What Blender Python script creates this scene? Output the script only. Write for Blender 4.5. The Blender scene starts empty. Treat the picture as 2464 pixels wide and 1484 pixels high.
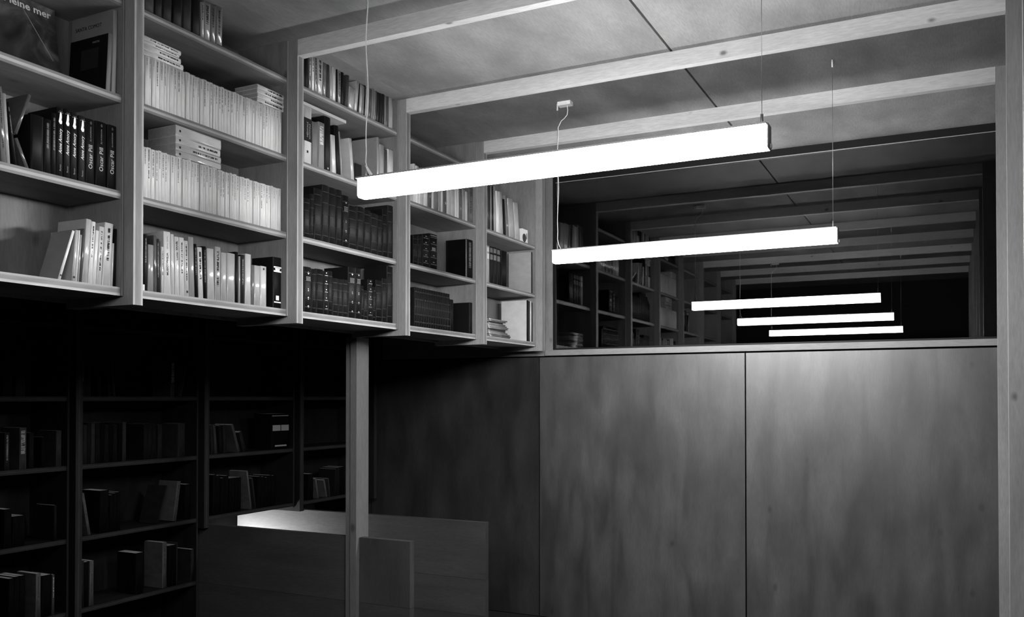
import bpy, bmesh, math, random
from mathutils import Vector, Matrix, Euler
random.seed(11)
C = bpy.context.scene.collection
SC = bpy.context.scene

# ------------------------------------------------------------------ camera, world, exposure
F, CX, CY, YAW, PITCH = 2136.72, 1216.0, 926.82, 0.4647, 0.0133
cam = bpy.data.cameras.new('camera')
co = bpy.data.objects.new('camera', cam); C.objects.link(co)
cam.sensor_fit = 'HORIZONTAL'; cam.sensor_width = 36.0
cam.lens = F / 2464 * 36
cam.shift_x = (1232 - CX) / 2464
cam.shift_y = (CY - 742) / 2464
cam.clip_start = 0.02; cam.clip_end = 60
co.location = (0, 0, 0)
co.rotation_euler = (math.pi / 2 + PITCH, 0, YAW)
SC.camera = co
w = bpy.data.worlds.new('night'); SC.world = w; w.use_nodes = True
w.node_tree.nodes['Background'].inputs['Color'].default_value = (0, 0, 0, 1)
w.node_tree.nodes['Background'].inputs['Strength'].default_value = 0.0
SC.view_settings.view_transform = 'Standard'
SC.view_settings.look = 'None'
SC.view_settings.gamma = 1.0
SC.view_settings.use_curve_mapping = False
SC.view_settings.exposure = 0.0
LAMP_STRENGTH = 165.0
STAIR_STRENGTH = 1000.0

# ------------------------------------------------------------------ room measures (metres, z = 0 at eye height)
ZF, ZC = -1.57, 1.58                 # floor, ceiling
XF = -2.57                           # front of the uprights of the upper bookcase
XS, XB = -2.62, -2.90                # shelf front edge, back of shelves
W = 5.821                            # window wall
S = 0.8751; YA = 2.2447; PW = 0.042  # frame pitch, first frame, frame width
def YR(i): return YA + i * S         # far edge of frame i
XR = 0.202                           # face of the right-hand posts

# ------------------------------------------------------------------ helpers
def link(name, me, parent=None):
    o = bpy.data.objects.new(name, me); C.objects.link(o)
    if parent: o.parent = parent
    return o
def thing(name, label, cat, loc=(0, 0, 0), group=None):
    o = bpy.data.objects.new(name, None); C.objects.link(o)
    o.location = loc; o.empty_display_size = .05
    return tag(o, label, cat, group)
def tag(o, label, cat, group=None):
    o['label'] = label; o['category'] = cat
    if group: o['group'] = group
    return o
class MB:
    def __init__(s): s.v = []; s.f = []; s.m = []; s.uv = []; s.sm = []
    def quad(s, ps, mi=0, uv=None, smooth=False):
        n = len(s.v); s.v += [tuple(p) for p in ps]; s.f.append(tuple(range(n, n + len(ps)))); s.m.append(mi)
        s.uv += (uv or [(0, 0), (1, 0), (1, 1), (0, 1)][:len(ps)] + [(0, 0)] * max(0, len(ps) - 4)); s.sm.append(smooth)
    def box(s, lo, hi, mi=0, edge=None, thin=.05):
        """box with grain UVs: v runs along the longest side (metres); faces no wider than `thin` take the material `edge` with u 0..1 across"""
        lo = Vector(lo); hi = Vector(hi); d = hi - lo
        off = random.random() * 7
        for ax in range(3):
            a, b = [(1, 2), (2, 0), (0, 1)][ax]
            for sgn in (0, 1):
                cs = [(0, 0), (1, 0), (1, 1), (0, 1)]
                if not sgn: cs = cs[::-1]
                ps = []; uv = []
                lng, sh = (a, b) if d[a] >= d[b] else (b, a)
                isedge = edge is not None and d[sh] <= thin
                for ca, cb in cs:
                    p = [0, 0, 0]; p[ax] = (lo, hi)[sgn][ax]; p[a] = (lo, hi)[ca][a]; p[b] = (lo, hi)[cb][b]
                    ps.append(p)
                    cc = {a: ca, b: cb}
                    if isedge: uv.append((cc[sh], p[lng] + off))
                    else: uv.append((p[sh] + off, p[lng] + off))
                s.quad(ps, edge if isedge else mi, uv)
    def tube(s, pts, r, n=6, mi=0, cap=True):
        rings = []
        for i, p in enumerate(pts):
            p = Vector(p); t = (Vector(pts[min(i + 1, len(pts) - 1)]) - Vector(pts[max(i - 1, 0)])).normalized()
            u = t.orthogonal().normalized() if i == 0 else (u - t * u.dot(t)).normalized()
            q = t.cross(u)
            rings.append([p + (u * math.cos(k * 2 * math.pi / n) + q * math.sin(k * 2 * math.pi / n)) * (r if not isinstance(r, list) else r[i]) for k in range(n)])
        for a, b in zip(rings, rings[1:]):
            for k in range(n): s.quad([a[k], a[(k + 1) % n], b[(k + 1) % n], b[k]], mi, None, True)
        if cap:
            s.quad(rings[0][::-1], mi, [(0, 0)] * n); s.quad(rings[-1], mi, [(0, 0)] * n)
    def mesh(s, name, mats):
        me = bpy.data.meshes.new(name); me.from_pydata(s.v, [], s.f)
        for m in mats: me.materials.append(m)
        for i, p in enumerate(me.polygons): p.material_index = s.m[i]; p.use_smooth = s.sm[i]
        ul = me.uv_layers.new(name='uv'); k = 0
        for i, p in enumerate(me.polygons):
            for j in range(len(s.f[i])): ul.data[p.loop_start + j].uv = s.uv[k + j]
            k += len(s.f[i])
        if any(s.sm):
            bm = bmesh.new(); bm.from_mesh(me); bmesh.ops.remove_doubles(bm, verts=bm.verts, dist=1e-5); bm.to_mesh(me); bm.free()
        me.update(); return me
    def build(s, name, mats, parent=None, loc=None):
        o = link(name, s.mesh(name, mats), parent)
        if loc: o.location = loc
        return o
def boxo(name, lo, hi, mats, parent=None, edge=None, thin=.05):
    m = MB(); m.box(lo, hi, 0, edge, thin); o = m.build(name, mats, parent)
    return o

# ------------------------------------------------------------------ materials (all greys)
def mat(name):
    m = bpy.data.materials.new(name); m.use_nodes = True; nt = m.node_tree
    return m, nt, nt.nodes['Principled BSDF']
def N(nt, t, **k):
    n = nt.nodes.new(t)
    for a, b in k.items():
        if hasattr(n, a): setattr(n, a, b)
        else: n.inputs[a].default_value = b
    return n
def ramp(nt, stops, interp='LINEAR'):
    r = nt.nodes.new('ShaderNodeValToRGB'); r.color_ramp.interpolation = interp
    e = r.color_ramp.elements
    while len(e) < len(stops): e.new(.5)
    for el, (p, v) in zip(e, stops): el.position = p; el.color = (v, v, v, 1)
    return r
def uvmap(nt, sx, sy, rnd=True):
    """grain coordinates: uv metres scaled, shifted per object"""
    tc = nt.nodes.new('ShaderNodeTexCoord'); mp = nt.nodes.new('ShaderNodeMapping')
    mp.inputs['Scale'].default_value = (sx, sy, 1)
    nt.links.new(tc.outputs['UV'], mp.inputs['Vector'])
    if rnd:
        oi = nt.nodes.new('ShaderNodeObjectInfo'); mu = N(nt, 'ShaderNodeMath', operation='MULTIPLY'); mu.inputs[1].default_value = 37
        nt.links.new(oi.outputs['Random'], mu.inputs[0]); cb = nt.nodes.new('ShaderNodeCombineXYZ')
        nt.links.new(mu.outputs[0], cb.inputs['X']); nt.links.new(mu.outputs[0], cb.inputs['Y']); nt.links.new(mu.outputs[0], cb.inputs['Z'])
        nt.links.new(cb.outputs[0], mp.inputs['Location'])
    return mp.outputs[0]
def wood(name, base, var=.22, sx=14, sy=1.2, rough=.55, knots=.5, cloud=.25, kscale=3.6, spec=.3):
    m, nt, b = mat(name); L = nt.links.new
    g = N(nt, 'ShaderNodeTexNoise'); g.inputs['Scale'].default_value = 1; g.inputs['Detail'].default_value = 6; g.inputs['Distortion'].default_value = .6
    L(uvmap(nt, sx, sy), g.inputs['Vector'])
    fine = N(nt, 'ShaderNodeTexNoise'); fine.inputs['Scale'].default_value = 1; fine.inputs['Detail'].default_value = 3
    L(uvmap(nt, 160, 22), fine.inputs['Vector'])
    cl = N(nt, 'ShaderNodeTexNoise'); cl.inputs['Scale'].default_value = 1; cl.inputs['Detail'].default_value = 5
    L(uvmap(nt, 5, 2.2), cl.inputs['Vector'])
    r1 = ramp(nt, [(.3, base * (1 - var)), (.5, base), (.72, base * (1 + var * .7))]); L(g.outputs['Fac'], r1.inputs['Fac'])
    r2 = ramp(nt, [(.3, 1 - cloud), (.7, 1 + 0 * cloud)]); L(cl.outputs['Fac'], r2.inputs['Fac'])
    r3 = ramp(nt, [(.3, .82), (.65, 1)]); L(fine.outputs['Fac'], r3.inputs['Fac'])
    def mul(a, c):
        x = nt.nodes.new('ShaderNodeMix'); x.data_type = 'RGBA'; x.blend_type = 'MULTIPLY'; x.inputs[0].default_value = 1
        L(a, x.inputs[6]); L(c, x.inputs[7]); return x.outputs[2]
    out = mul(mul(r1.outputs[0], r2.outputs[0]), r3.outputs[0])
    if knots:
        v = N(nt, 'ShaderNodeTexVoronoi'); v.inputs['Scale'].default_value = 1; v.inputs['Randomness'].default_value = 1
        L(uvmap(nt, kscale * 1.3, kscale * .85), v.inputs['Vector'])
        rk = ramp(nt, [(.04, 1 - knots), (.065, 1 - knots * .5), (.1, 1)]); L(v.outputs['Distance'], rk.inputs['Fac'])
        out = mul(out, rk.outputs[0])
    L(out, b.inputs['Base Color']); b.inputs['Roughness'].default_value = rough
    b.inputs['Specular IOR Level'].default_value = spec
    bp = nt.nodes.new('ShaderNodeBump'); bp.inputs['Strength'].default_value = .12; bp.inputs['Distance'].default_value = .002
    L(fine.outputs['Fac'], bp.inputs['Height']); L(bp.outputs[0], b.inputs['Normal'])
    return m
def plyedge(name, stops, rough=.6, spec=.3):
    """edge of a three-layer board: bands across u, grain along v"""
    m, nt, b = mat(name); L = nt.links.new
    tc = nt.nodes.new('ShaderNodeTexCoord'); sp = nt.nodes.new('ShaderNodeSeparateXYZ'); L(tc.outputs['UV'], sp.inputs[0])
    r = ramp(nt, stops); L(sp.outputs['X'], r.inputs['Fac'])
    g = N(nt, 'ShaderNodeTexNoise'); g.inputs['Scale'].default_value = 1; g.inputs['Detail'].default_value = 5; L(uvmap(nt, 2, 9), g.inputs['Vector'])
    rg = ramp(nt, [(.3, .72), (.62, 1)]); L(g.outputs['Fac'], rg.inputs['Fac'])
    x = nt.nodes.new('ShaderNodeMix'); x.data_type = 'RGBA'; x.blend_type = 'MULTIPLY'; x.inputs[0].default_value = 1
    L(r.outputs[0], x.inputs[6]); L(rg.outputs[0], x.inputs[7]); L(x.outputs[2], b.inputs['Base Color'])
    b.inputs['Roughness'].default_value = rough; b.inputs['Specular IOR Level'].default_value = spec; return m
def plain(name, v, rough=.5, metal=0, spec=.5):
    m, nt, b = mat(name); L = nt.links.new
    g = N(nt, 'ShaderNodeTexNoise'); g.inputs['Scale'].default_value = 60; g.inputs['Detail'].default_value = 3
    tc = nt.nodes.new('ShaderNodeTexCoord'); L(tc.outputs['Object'], g.inputs['Vector'])
    r = ramp(nt, [(.3, v * .88), (.7, min(1, v * 1.08))]); L(g.outputs['Fac'], r.inputs['Fac']); L(r.outputs[0], b.inputs['Base Color'])
    b.inputs['Roughness'].default_value = rough; b.inputs['Metallic'].default_value = metal; b.inputs['Specular IOR Level'].default_value = spec
    return m
def emit(name, s):
    m, nt, b = mat(name); b.inputs['Base Color'].default_value = (.9, .9, .9, 1)
    b.inputs['Emission Color'].default_value = (1, 1, 1, 1); b.inputs['Emission Strength'].default_value = s; return m
WOOD = wood('spruce_board', .19)
WOODD = wood('spruce_back_board', .17, knots=.45)
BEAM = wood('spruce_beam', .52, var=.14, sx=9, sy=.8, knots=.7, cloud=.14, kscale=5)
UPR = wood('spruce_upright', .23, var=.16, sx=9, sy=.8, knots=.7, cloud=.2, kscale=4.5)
SILL = wood('spruce_sill', .20, var=.2, sx=9, sy=1.4, knots=.5, cloud=.3, kscale=2.6)
CEIL = wood('ceiling_plywood', .25, var=.2, sx=3.0, sy=1.6, knots=.0, cloud=.35, rough=.7)
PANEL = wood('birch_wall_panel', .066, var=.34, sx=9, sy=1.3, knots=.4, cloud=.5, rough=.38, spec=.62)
GUARD = wood('guard_plank', .05, spec=.08, var=.2, sx=10, sy=1.0, knots=.6, cloud=.2)
E_SHELF = plyedge('shelf_edge', [(0, .13), (.3, .14), (.36, .3), (.64, .3), (.7, .13), (1, .12)])
E_BOT = plyedge('bottom_shelf_edge', [(0, .34), (.25, .32), (.35, .14), (.7, .15), (.85, .24), (1, .24)])
E_POST = plyedge('upright_edge', [(0, .27), (.16, .25), (.24, .12), (.62, .13), (.8, .16), (.86, .28), (1, .3)])
LOWW = wood('shade_toned_board', .012, knots=.2, spec=.03)  # near-black: the deep shade of the lower space is put into the colour
E_LOW = plyedge('shade_toned_edge', [(0, .02), (.36, .02), (.4, .03), (.6, .03), (.64, .02), (1, .02)], spec=.03)  # edges darkened to carry the same shade
COL = wood('column_spruce', .12, spec=.15, var=.14, sx=9, sy=.8, knots=.5, cloud=.15)
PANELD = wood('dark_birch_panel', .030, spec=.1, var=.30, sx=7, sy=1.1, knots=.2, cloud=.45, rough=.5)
FLOORM = plain('dark_floor', .015, .8, 0, .1)
DARKW = plain('dark_wall', .02, .8, 0, .1)
BACKM = plain('dark_gap', .002, 1, 0, .0)
METAL = plain('lamp_metal', .35, .4, .6)
WHITEM = plain('white_plastic', .75, .4)
BLACKM = plain('black_metal', .006, .5, 0, .15)
WIRE = plain('steel_wire', .5, .35, .8)
CORD = plain('white_cord', .8, .6)
LAMP = emit('lamp_diffuser', LAMP_STRENGTH)
LAMP0 = emit('dim_lamp_diffuser', LAMP_STRENGTH * .35)  # set dimmer than the other lamps to deepen shade on the shelf sides
STAIRL = emit('stair_lamp_lens', STAIR_STRENGTH)
GOLD = plain('gilt_tooling', .25, .35, .3)
GOLDD = plain('worn_gilt', .05, .5)
PAPER = plain('page_edges', .3, .8)
_mc = {}
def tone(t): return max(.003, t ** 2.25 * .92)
def cover(t, kind='b', pr=0, pl=0):
    """book cover of grey tone t; pr = dark print along the spine, pl = pale print"""
    t = round(t / .04) * .04; key = (t, kind in 'pm', kind == 'd', pr, pl)
    if key in _mc: return _mc[key]
    m, nt, b = mat('cover_%d%s%d%d' % (t * 100, 'g' if kind in 'pm' else 'd' if kind == 'd' else 'c', pr, pl)); L = nt.links.new
    v = tone(t)
    g = N(nt, 'ShaderNodeTexNoise'); g.inputs['Scale'].default_value = 1; g.inputs['Detail'].default_value = 4
    L(uvmap(nt, 2.0, 5), g.inputs['Vector'])
    r = ramp(nt, [(.3, v * (.86 if t > .4 else .65)), (.7, v)]); L(g.outputs['Fac'], r.inputs['Fac']); col = r.outputs[0]
    if pr or pl:
        tc = nt.nodes.new('ShaderNodeTexCoord'); sp = nt.nodes.new('ShaderNodeSeparateXYZ'); L(tc.outputs['UV'], sp.inputs[0])
        def M(op, a, c, d=None):
            n = nt.nodes.new('ShaderNodeMath'); n.operation = op
            for i, q in enumerate((a, c, d)):
                if q is None: continue
                if isinstance(q, (int, float)): n.inputs[i].default_value = q
                else: L(q, n.inputs[i])
            return n.outputs[0]
        oi = nt.nodes.new('ShaderNodeObjectInfo'); R = oi.outputs['Random']
        half = {(0, 1): .16, (0, 2): .3, (0, 3): .3, (1, 0): .14, (2, 0): .2, (3, 0): .12}[(pr, pl)]
        if (pr, pl) in ((0, 3),):
            a = M('COMPARE', sp.outputs['Y'], .9, .06); c = M('COMPARE', sp.outputs['Y'], .72, .07)
            mask = M('MULTIPLY', M('MAXIMUM', a, c), M('COMPARE', sp.outputs['X'], .5, .42))
        else:
            x = M('COMPARE', sp.outputs['X'], .5, half)
            if pr == 3: top = .965; ln = M('MULTIPLY_ADD', M('POWER', R, 1.5), .45, .12)
            else: top = .93; ln = M('MULTIPLY_ADD', R, .35, .4)
            y1 = M('LESS_THAN', sp.outputs['Y'], top); y0 = M('GREATER_THAN', sp.outputs['Y'], M('SUBTRACT', top, ln))
            nz = N(nt, 'ShaderNodeTexNoise'); nz.inputs['Detail'].default_value = 1; nz.inputs['Scale'].default_value = 1
            L(uvmap(nt, 1.5, 60), nz.inputs['Vector'])
            tx = M('GREATER_THAN', nz.outputs['Fac'], .44)
            mask = M('MULTIPLY', M('MULTIPLY', x, tx), M('MULTIPLY', y0, y1))
            if pr == 3: mask = M('MULTIPLY', mask, M('MULTIPLY_ADD', R, .6, .3))
        ink = .03 if pr else min(.5, v * 3 + .1)
        mx = nt.nodes.new('ShaderNodeMix'); mx.data_type = 'RGBA'; mx.inputs[7].default_value = (ink, ink, ink, 1)
        L(mask, mx.inputs[0]); L(col, mx.inputs[6]); col = mx.outputs[2]
    L(col, b.inputs['Base Color'])
    b.inputs['Roughness'].default_value = {'p': .22 if t > .3 else .35, 'm': .3, 'w': .6, 'd': .9}.get(kind, .6)
    b.inputs['Specular IOR Level'].default_value = {'w': .2, 'd': .03, 'p': .5 if t > .3 else .2}.get(kind, .15)
    _mc[key] = m; return m

# ------------------------------------------------------------------ lettering as meshes
def text_mesh(s, size, shear=0, bold=.0, extr=.0002):
    cu = bpy.data.curves.new('lettering', 'FONT'); cu.body = s; cu.size = size; cu.shear = shear; cu.offset = bold
    cu.align_x = 'LEFT'; cu.align_y = 'CENTER'; cu.extrude = extr; cu.resolution_u = 2
    o = bpy.data.objects.new('tmp', cu); C.objects.link(o)
    dg = bpy.context.evaluated_depsgraph_get(); me = bpy.data.meshes.new_from_object(o.evaluated_get(dg))
    bpy.data.objects.remove(o); bpy.data.curves.remove(cu); return me
def letter(name, s, size, m, parent, loc, rot, shear=0, bold=0, fit=None):
    me = text_mesh(s, size, shear, bold)
    me.materials.clear(); me.materials.append(m)
    o = link(name, me, parent)
    xs = [v.co.x for v in me.vertices]
    if fit and xs:
        k = fit / (max(xs) - min(xs)); o.scale = (k, 1, 1)
    o.matrix_local = Matrix.Translation(loc) @ rot.to_4x4() @ Matrix.Diagonal((*o.scale, 1))
    return o
UPSPINE = Matrix(((0, 0, 1), (0, -1, 0), (1, 0, 0))).transposed().transposed()   # text x -> +Z, text y -> -Y, normal -> +X
UPSPINE = Matrix(((0, 0, 1), (0, -1, 0), (1, 0, 0)))
UPSPINE = Matrix(((0, 0, 1), (0, -1, 0), (1, 0, 0)))
FACEX = Matrix(((0, 0, 1), (1, 0, 0), (0, 1, 0)))            # text x -> +Y, text y -> +Z, normal -> +X
FACENY = Matrix(((1, 0, 0), (0, 0, -1), (0, 1, 0)))          # text x -> +X, text y -> +Z, normal -> -Y

# one row per book: bay, shelf, y, z, thickness, height, depth, lean, tone, kind, x, extras
BOOKS = [(1,'b',1.962,0.388,0.0103,0.1778,0.103,0.303,0.78,'p',-2.635,{'ct':0.5,'dot':1})
,(1,'b',2.015,0.388,0.0126,0.1759,0.125,0.078,0.62,'p',-2.635,{'dot':1})
,(1,'b',2.025,0.388,0.0046,0.177,0.125,0.0724,0.85,'p',-2.635,{})
,(1,'b',2.033,0.388,0.0091,0.1627,0.125,0.066,0.55,'p',-2.635,{})
,(1,'b',2.043,0.388,0.0077,0.1858,0.125,0.075,0.3,'p',-2.635,{})
,(1,'b',2.059,0.388,0.0206,0.2206,0.145,0.0694,0.62,'p',-2.635,{})
,(1,'b',2.08,0.388,0.0164,0.2158,0.125,0.0608,0.8,'p',-2.635,{'pr':1})
,(1,'b',2.096,0.388,0.0141,0.188,0.125,0.068,0.82,'p',-2.635,{})
,(1,'b',2.115,0.388,0.0198,0.2038,0.125,0.06,0.7,'p',-2.635,{'pr':1})
,(1,'b',2.145,0.388,0.0346,0.2213,0.125,0.0519,0.74,'p',-2.635,{'pr':1})
,(1,'b',2.168,0.388,0.0084,0.1538,0.125,0.0405,0.7,'p',-2.635,{})
,(1,'b',2.18,0.388,0.0093,0.2061,0.15,0.0233,0.05,'b',-2.635,{})
,(1,'2',1.768,0.7285,0.0165,0.2366,0.125,-0.0742,0.42,'p',-2.635,{'pr':1})
,(1,'2',1.783,0.7285,0.0121,0.2193,0.125,-0.0786,0.55,'p',-2.635,{})
,(1,'2',1.807,0.7285,0.0101,0.1972,0.15,-0.141,0.09,'b',-2.635,{'pl':1})
,(1,'2',1.846,0.7285,0.0121,0.0961,0.125,-0.4173,0.3,'p',-2.635,{})
,(1,'2',1.88,0.7285,0.045,0.1827,0.15,0,0.02,'b',-2.635,{})
,(1,'2',1.917,0.7285,0.0256,0.1803,0.15,0,0.04,'b',-2.635,{'pl':1})
,(1,'2',1.94,0.7285,0.0179,0.2073,0.15,0,0.02,'b',-2.635,{'pl':1})
,(1,'2',1.962,0.7285,0.0227,0.2322,0.15,0,0.1,'b',-2.635,{'tx':'A'})
,(1,'2',1.989,0.7285,0.0237,0.2332,0.15,0,0.1,'b',-2.635,{'tx':'A'})
,(1,'2',2.015,0.7285,0.0242,0.2298,0.15,0,0.12,'b',-2.635,{'tx':'A'})
,(1,'2',2.046,0.7285,0.0246,0.2277,0.15,0,0.14,'b',-2.635,{'tx':'A'})
,(1,'2',2.078,0.7285,0.0348,0.2256,0.15,0,0.09,'b',-2.635,{'tx':'O'})
,(1,'2',2.121,0.7285,0.0431,0.2281,0.15,0,0.04,'b',-2.635,{'tx':'O'})
,(1,'2',2.166,0.7285,0.0367,0.2287,0.15,0,0.06,'b',-2.635,{'tx':'O'})
,(1,'3',2.149,1.069,0.0181,0.2099,0.2,0.0506,0.5,'b',-2.635,{'ct':0.04,'tx':'B'})
,(1,'3',2.173,1.069,0.0185,0.3,0.22,0.0246,0.55,'b',-2.635,{'ct':0.5,'tx':'S'})
,(2,'b',2.315,0.388,0.0171,0.2087,0.15,0,0.12,'b',-2.635,{'pl':1})
,(2,'b',2.338,0.388,0.0254,0.1738,0.125,0,0.52,'p',-2.635,{})
,(2,'b',2.36,0.388,0.0139,0.2117,0.125,-0.0122,0.35,'p',-2.635,{})
,(2,'b',2.374,0.388,0.0113,0.2006,0.125,-0.0182,0.2,'p',-2.635,{'pl':1})
,(2,'b',2.384,0.388,0.0058,0.1717,0.125,-0.024,0.3,'p',-2.635,{})
,(2,'b',2.394,0.388,0.0115,0.1747,0.125,-0.013,0.7,'p',-2.635,{'pr':1})
,(2,'b',2.418,0.388,0.0313,0.2344,0.125,-0.024,0.75,'p',-2.635,{'tx':'M'})
,(2,'b',2.444,0.388,0.0156,0.2293,0.125,-0.025,0.7,'p',-2.635,{})
,(2,'b',2.465,0.388,0.0206,0.223,0.125,-0.025,0.76,'p',-2.635,{'tx':'L'})
,(2,'b',2.489,0.388,0.0229,0.2239,0.125,-0.021,0.75,'p',-2.635,{'pr':1})
,(2,'b',2.513,0.388,0.0202,0.215,0.125,-0.0314,0.7,'p',-2.635,{'pr':1,'dot':1})
,(2,'b',2.539,0.388,0.0255,0.2334,0.125,-0.034,0.58,'p',-2.635,{})
,(2,'b',2.563,0.388,0.0177,0.2102,0.15,-0.0449,0.06,'b',-2.635,{'pl':1})
,(2,'b',2.585,0.388,0.0231,0.2004,0.125,-0.045,0.78,'p',-2.635,{'pr':2})
,(2,'b',2.608,0.388,0.0192,0.2081,0.15,-0.028,0.1,'b',-2.635,{'pl':1})
,(2,'b',2.638,0.388,0.0354,0.2033,0.125,-0.029,0.7,'p',-2.635,{})
,(2,'b',2.673,0.388,0.0296,0.2167,0.125,0,0.65,'p',-2.635,{'pr':2})
,(2,'b',2.706,0.388,0.0302,0.1982,0.125,0,0.62,'p',-2.635,{})
,(2,'b',2.746,0.388,0.0454,0.2016,0.125,0,0.66,'p',-2.635,{})
,(2,'b',2.78,0.388,0.0177,0.2123,0.15,0,0.03,'b',-2.635,{})
,(2,'b',2.796,0.388,0.0098,0.1964,0.125,0,0.6,'p',-2.635,{})
,(2,'b',2.815,0.388,0.0238,0.2051,0.15,0,0.15,'b',-2.635,{'pl':1})
,(2,'b',2.846,0.388,0.0337,0.2127,0.125,0,0.72,'p',-2.635,{})
,(2,'b',2.874,0.388,0.0162,0.1705,0.125,0,0.42,'p',-2.635,{})
,(2,'b',2.901,0.388,0.0346,0.1713,0.125,0,0.66,'p',-2.635,{})
,(2,'b',2.939,0.388,0.0377,0.1737,0.125,0,0.74,'p',-2.635,{'dot':2})
,(2,'b',3.027,0.388,0.0536,0.2242,0.122,0,0.1,'b',-2.635,{'ct':0.03,'gb':1})
,(2,'3',2.294,1.069,0.0175,0.184,0.13,0,0.8,'w',-2.634,{})
,(2,'3',2.313,1.069,0.0192,0.184,0.13,0,0.8,'w',-2.632,{})
,(2,'3',2.329,1.069,0.012,0.1855,0.13,0,0.82,'w',-2.634,{})
,(2,'3',2.344,1.069,0.0166,0.187,0.13,0,0.82,'w',-2.632,{})
,(2,'3',2.361,1.069,0.0187,0.1855,0.13,0,0.84,'w',-2.632,{})
,(2,'3',2.381,1.069,0.0207,0.1855,0.13,0,0.82,'w',-2.632,{})
,(2,'3',2.398,1.069,0.0123,0.187,0.13,0,0.78,'w',-2.632,{})
,(2,'3',2.411,1.069,0.0121,0.184,0.13,0,0.82,'w',-2.632,{})
,(2,'3',2.428,1.069,0.0212,0.184,0.13,0,0.82,'w',-2.632,{})
,(2,'3',2.446,1.069,0.0142,0.184,0.13,0,0.82,'w',-2.632,{})
,(2,'3',2.464,1.069,0.021,0.184,0.13,0,0.78,'w',-2.632,{})
,(2,'3',2.48,1.069,0.0109,0.1855,0.13,0,0.82,'w',-2.632,{})
,(2,'3',2.492,1.069,0.0136,0.184,0.13,0,0.84,'w',-2.635,{})
,(2,'3',2.508,1.069,0.0171,0.187,0.13,0,0.84,'w',-2.632,{})
,(2,'3',2.524,1.069,0.014,0.184,0.13,0,0.78,'w',-2.632,{})
,(2,'3',2.538,1.069,0.0127,0.1855,0.13,0,0.82,'w',-2.632,{})
,(2,'3',2.551,1.069,0.0135,0.184,0.13,0,0.84,'w',-2.634,{})
,(2,'3',2.564,1.069,0.0109,0.1855,0.13,0,0.84,'w',-2.634,{})
,(2,'3',2.578,1.069,0.0169,0.184,0.13,0,0.78,'w',-2.632,{})
,(2,'3',2.596,1.069,0.0184,0.187,0.13,0,0.82,'w',-2.632,{})
,(2,'3',2.615,1.069,0.019,0.1855,0.13,0,0.84,'w',-2.635,{})
,(2,'3',2.632,1.069,0.0145,0.187,0.13,0,0.84,'w',-2.634,{})
,(2,'3',2.646,1.069,0.0119,0.184,0.13,0,0.84,'w',-2.632,{})
,(2,'3',2.659,1.069,0.0155,0.184,0.13,0,0.82,'w',-2.632,{})
,(2,'3',2.676,1.069,0.0162,0.184,0.13,0,0.82,'w',-2.632,{})
,(2,'3',2.691,1.069,0.0137,0.1872,0.13,0,0.8,'w',-2.632,{})
,(2,'3',2.707,1.069,0.0183,0.1845,0.13,0,0.82,'w',-2.632,{})
,(2,'3',2.725,1.069,0.0175,0.1847,0.13,0,0.78,'w',-2.632,{})
,(2,'3',2.744,1.069,0.0186,0.185,0.13,0,0.78,'w',-2.632,{})
,(2,'3',2.76,1.069,0.0132,0.1883,0.13,0,0.84,'w',-2.632,{})
,(2,'3',2.775,1.069,0.0157,0.187,0.13,0,0.82,'w',-2.632,{})
,(2,'3',2.794,1.069,0.0214,0.1858,0.13,0,0.78,'w',-2.632,{})
,(2,'3',2.815,1.069,0.0199,0.1861,0.13,0,0.82,'w',-2.634,{})
,(2,'3',2.831,1.069,0.0119,0.1879,0.13,0,0.84,'w',-2.632,{})
,(2,'3',2.843,1.069,0.0113,0.1881,0.13,0,0.84,'w',-2.632,{})
,(2,'3',2.857,1.069,0.0157,0.1898,0.13,0,0.82,'w',-2.635,{})
,(2,'3',2.873,1.069,0.0157,0.1886,0.13,0,0.84,'w',-2.634,{})
,(2,'3',2.887,1.069,0.0136,0.1888,0.13,0,0.78,'w',-2.632,{})
,(2,'3',2.901,1.069,0.012,0.1905,0.13,0,0.82,'w',-2.634,{})
,(2,'3',2.917,1.069,0.0202,0.1877,0.13,0,0.8,'w',-2.634,{})
,(2,'3',2.934,1.069,0.0137,0.191,0.13,0,0.84,'w',-2.632,{})
,(2,'3',2.951,1.069,0.0192,0.1883,0.13,0,0.8,'w',-2.632,{})
,(2,'3',2.968,1.069,0.0146,0.1886,0.13,0,0.78,'w',-2.632,{})
,(2,'3',2.985,1.069,0.0191,0.1888,0.13,0,0.84,'w',-2.632,{})
,(2,'3',3.004,1.069,0.0171,0.1891,0.13,0,0.78,'w',-2.635,{})
,(2,'3',3.022,1.069,0.0191,0.1894,0.13,0,0.84,'w',-2.634,{})
,(2,'3',3.039,1.069,0.0138,0.1927,0.13,0,0.84,'w',-2.632,{})
,(2,'2',2.292,0.7285,0.012,0.187,0.13,0,0.78,'w',-2.632,{})
,(2,'2',2.307,0.7285,0.0182,0.187,0.13,0,0.78,'w',-2.632,{})
,(2,'2',2.326,0.7285,0.0186,0.19,0.13,0,0.82,'w',-2.635,{})
,(2,'2',2.345,0.7285,0.0187,0.187,0.13,0,0.84,'w',-2.634,{})
,(2,'2',2.36,0.7285,0.0121,0.187,0.13,0,0.78,'w',-2.632,{})
,(2,'2',2.374,0.7285,0.0152,0.19,0.13,0,0.78,'w',-2.632,{})
,(2,'2',2.39,0.7285,0.0154,0.187,0.13,0,0.8,'w',-2.632,{})
,(2,'2',2.403,0.7285,0.0109,0.1885,0.13,0,0.82,'w',-2.632,{})
,(2,'2',2.417,0.7285,0.0167,0.187,0.13,0,0.8,'w',-2.634,{})
,(2,'2',2.435,0.7285,0.0188,0.187,0.13,0,0.8,'w',-2.632,{})
,(2,'2',2.45,0.7285,0.0104,0.187,0.13,0,0.78,'w',-2.632,{})
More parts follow.
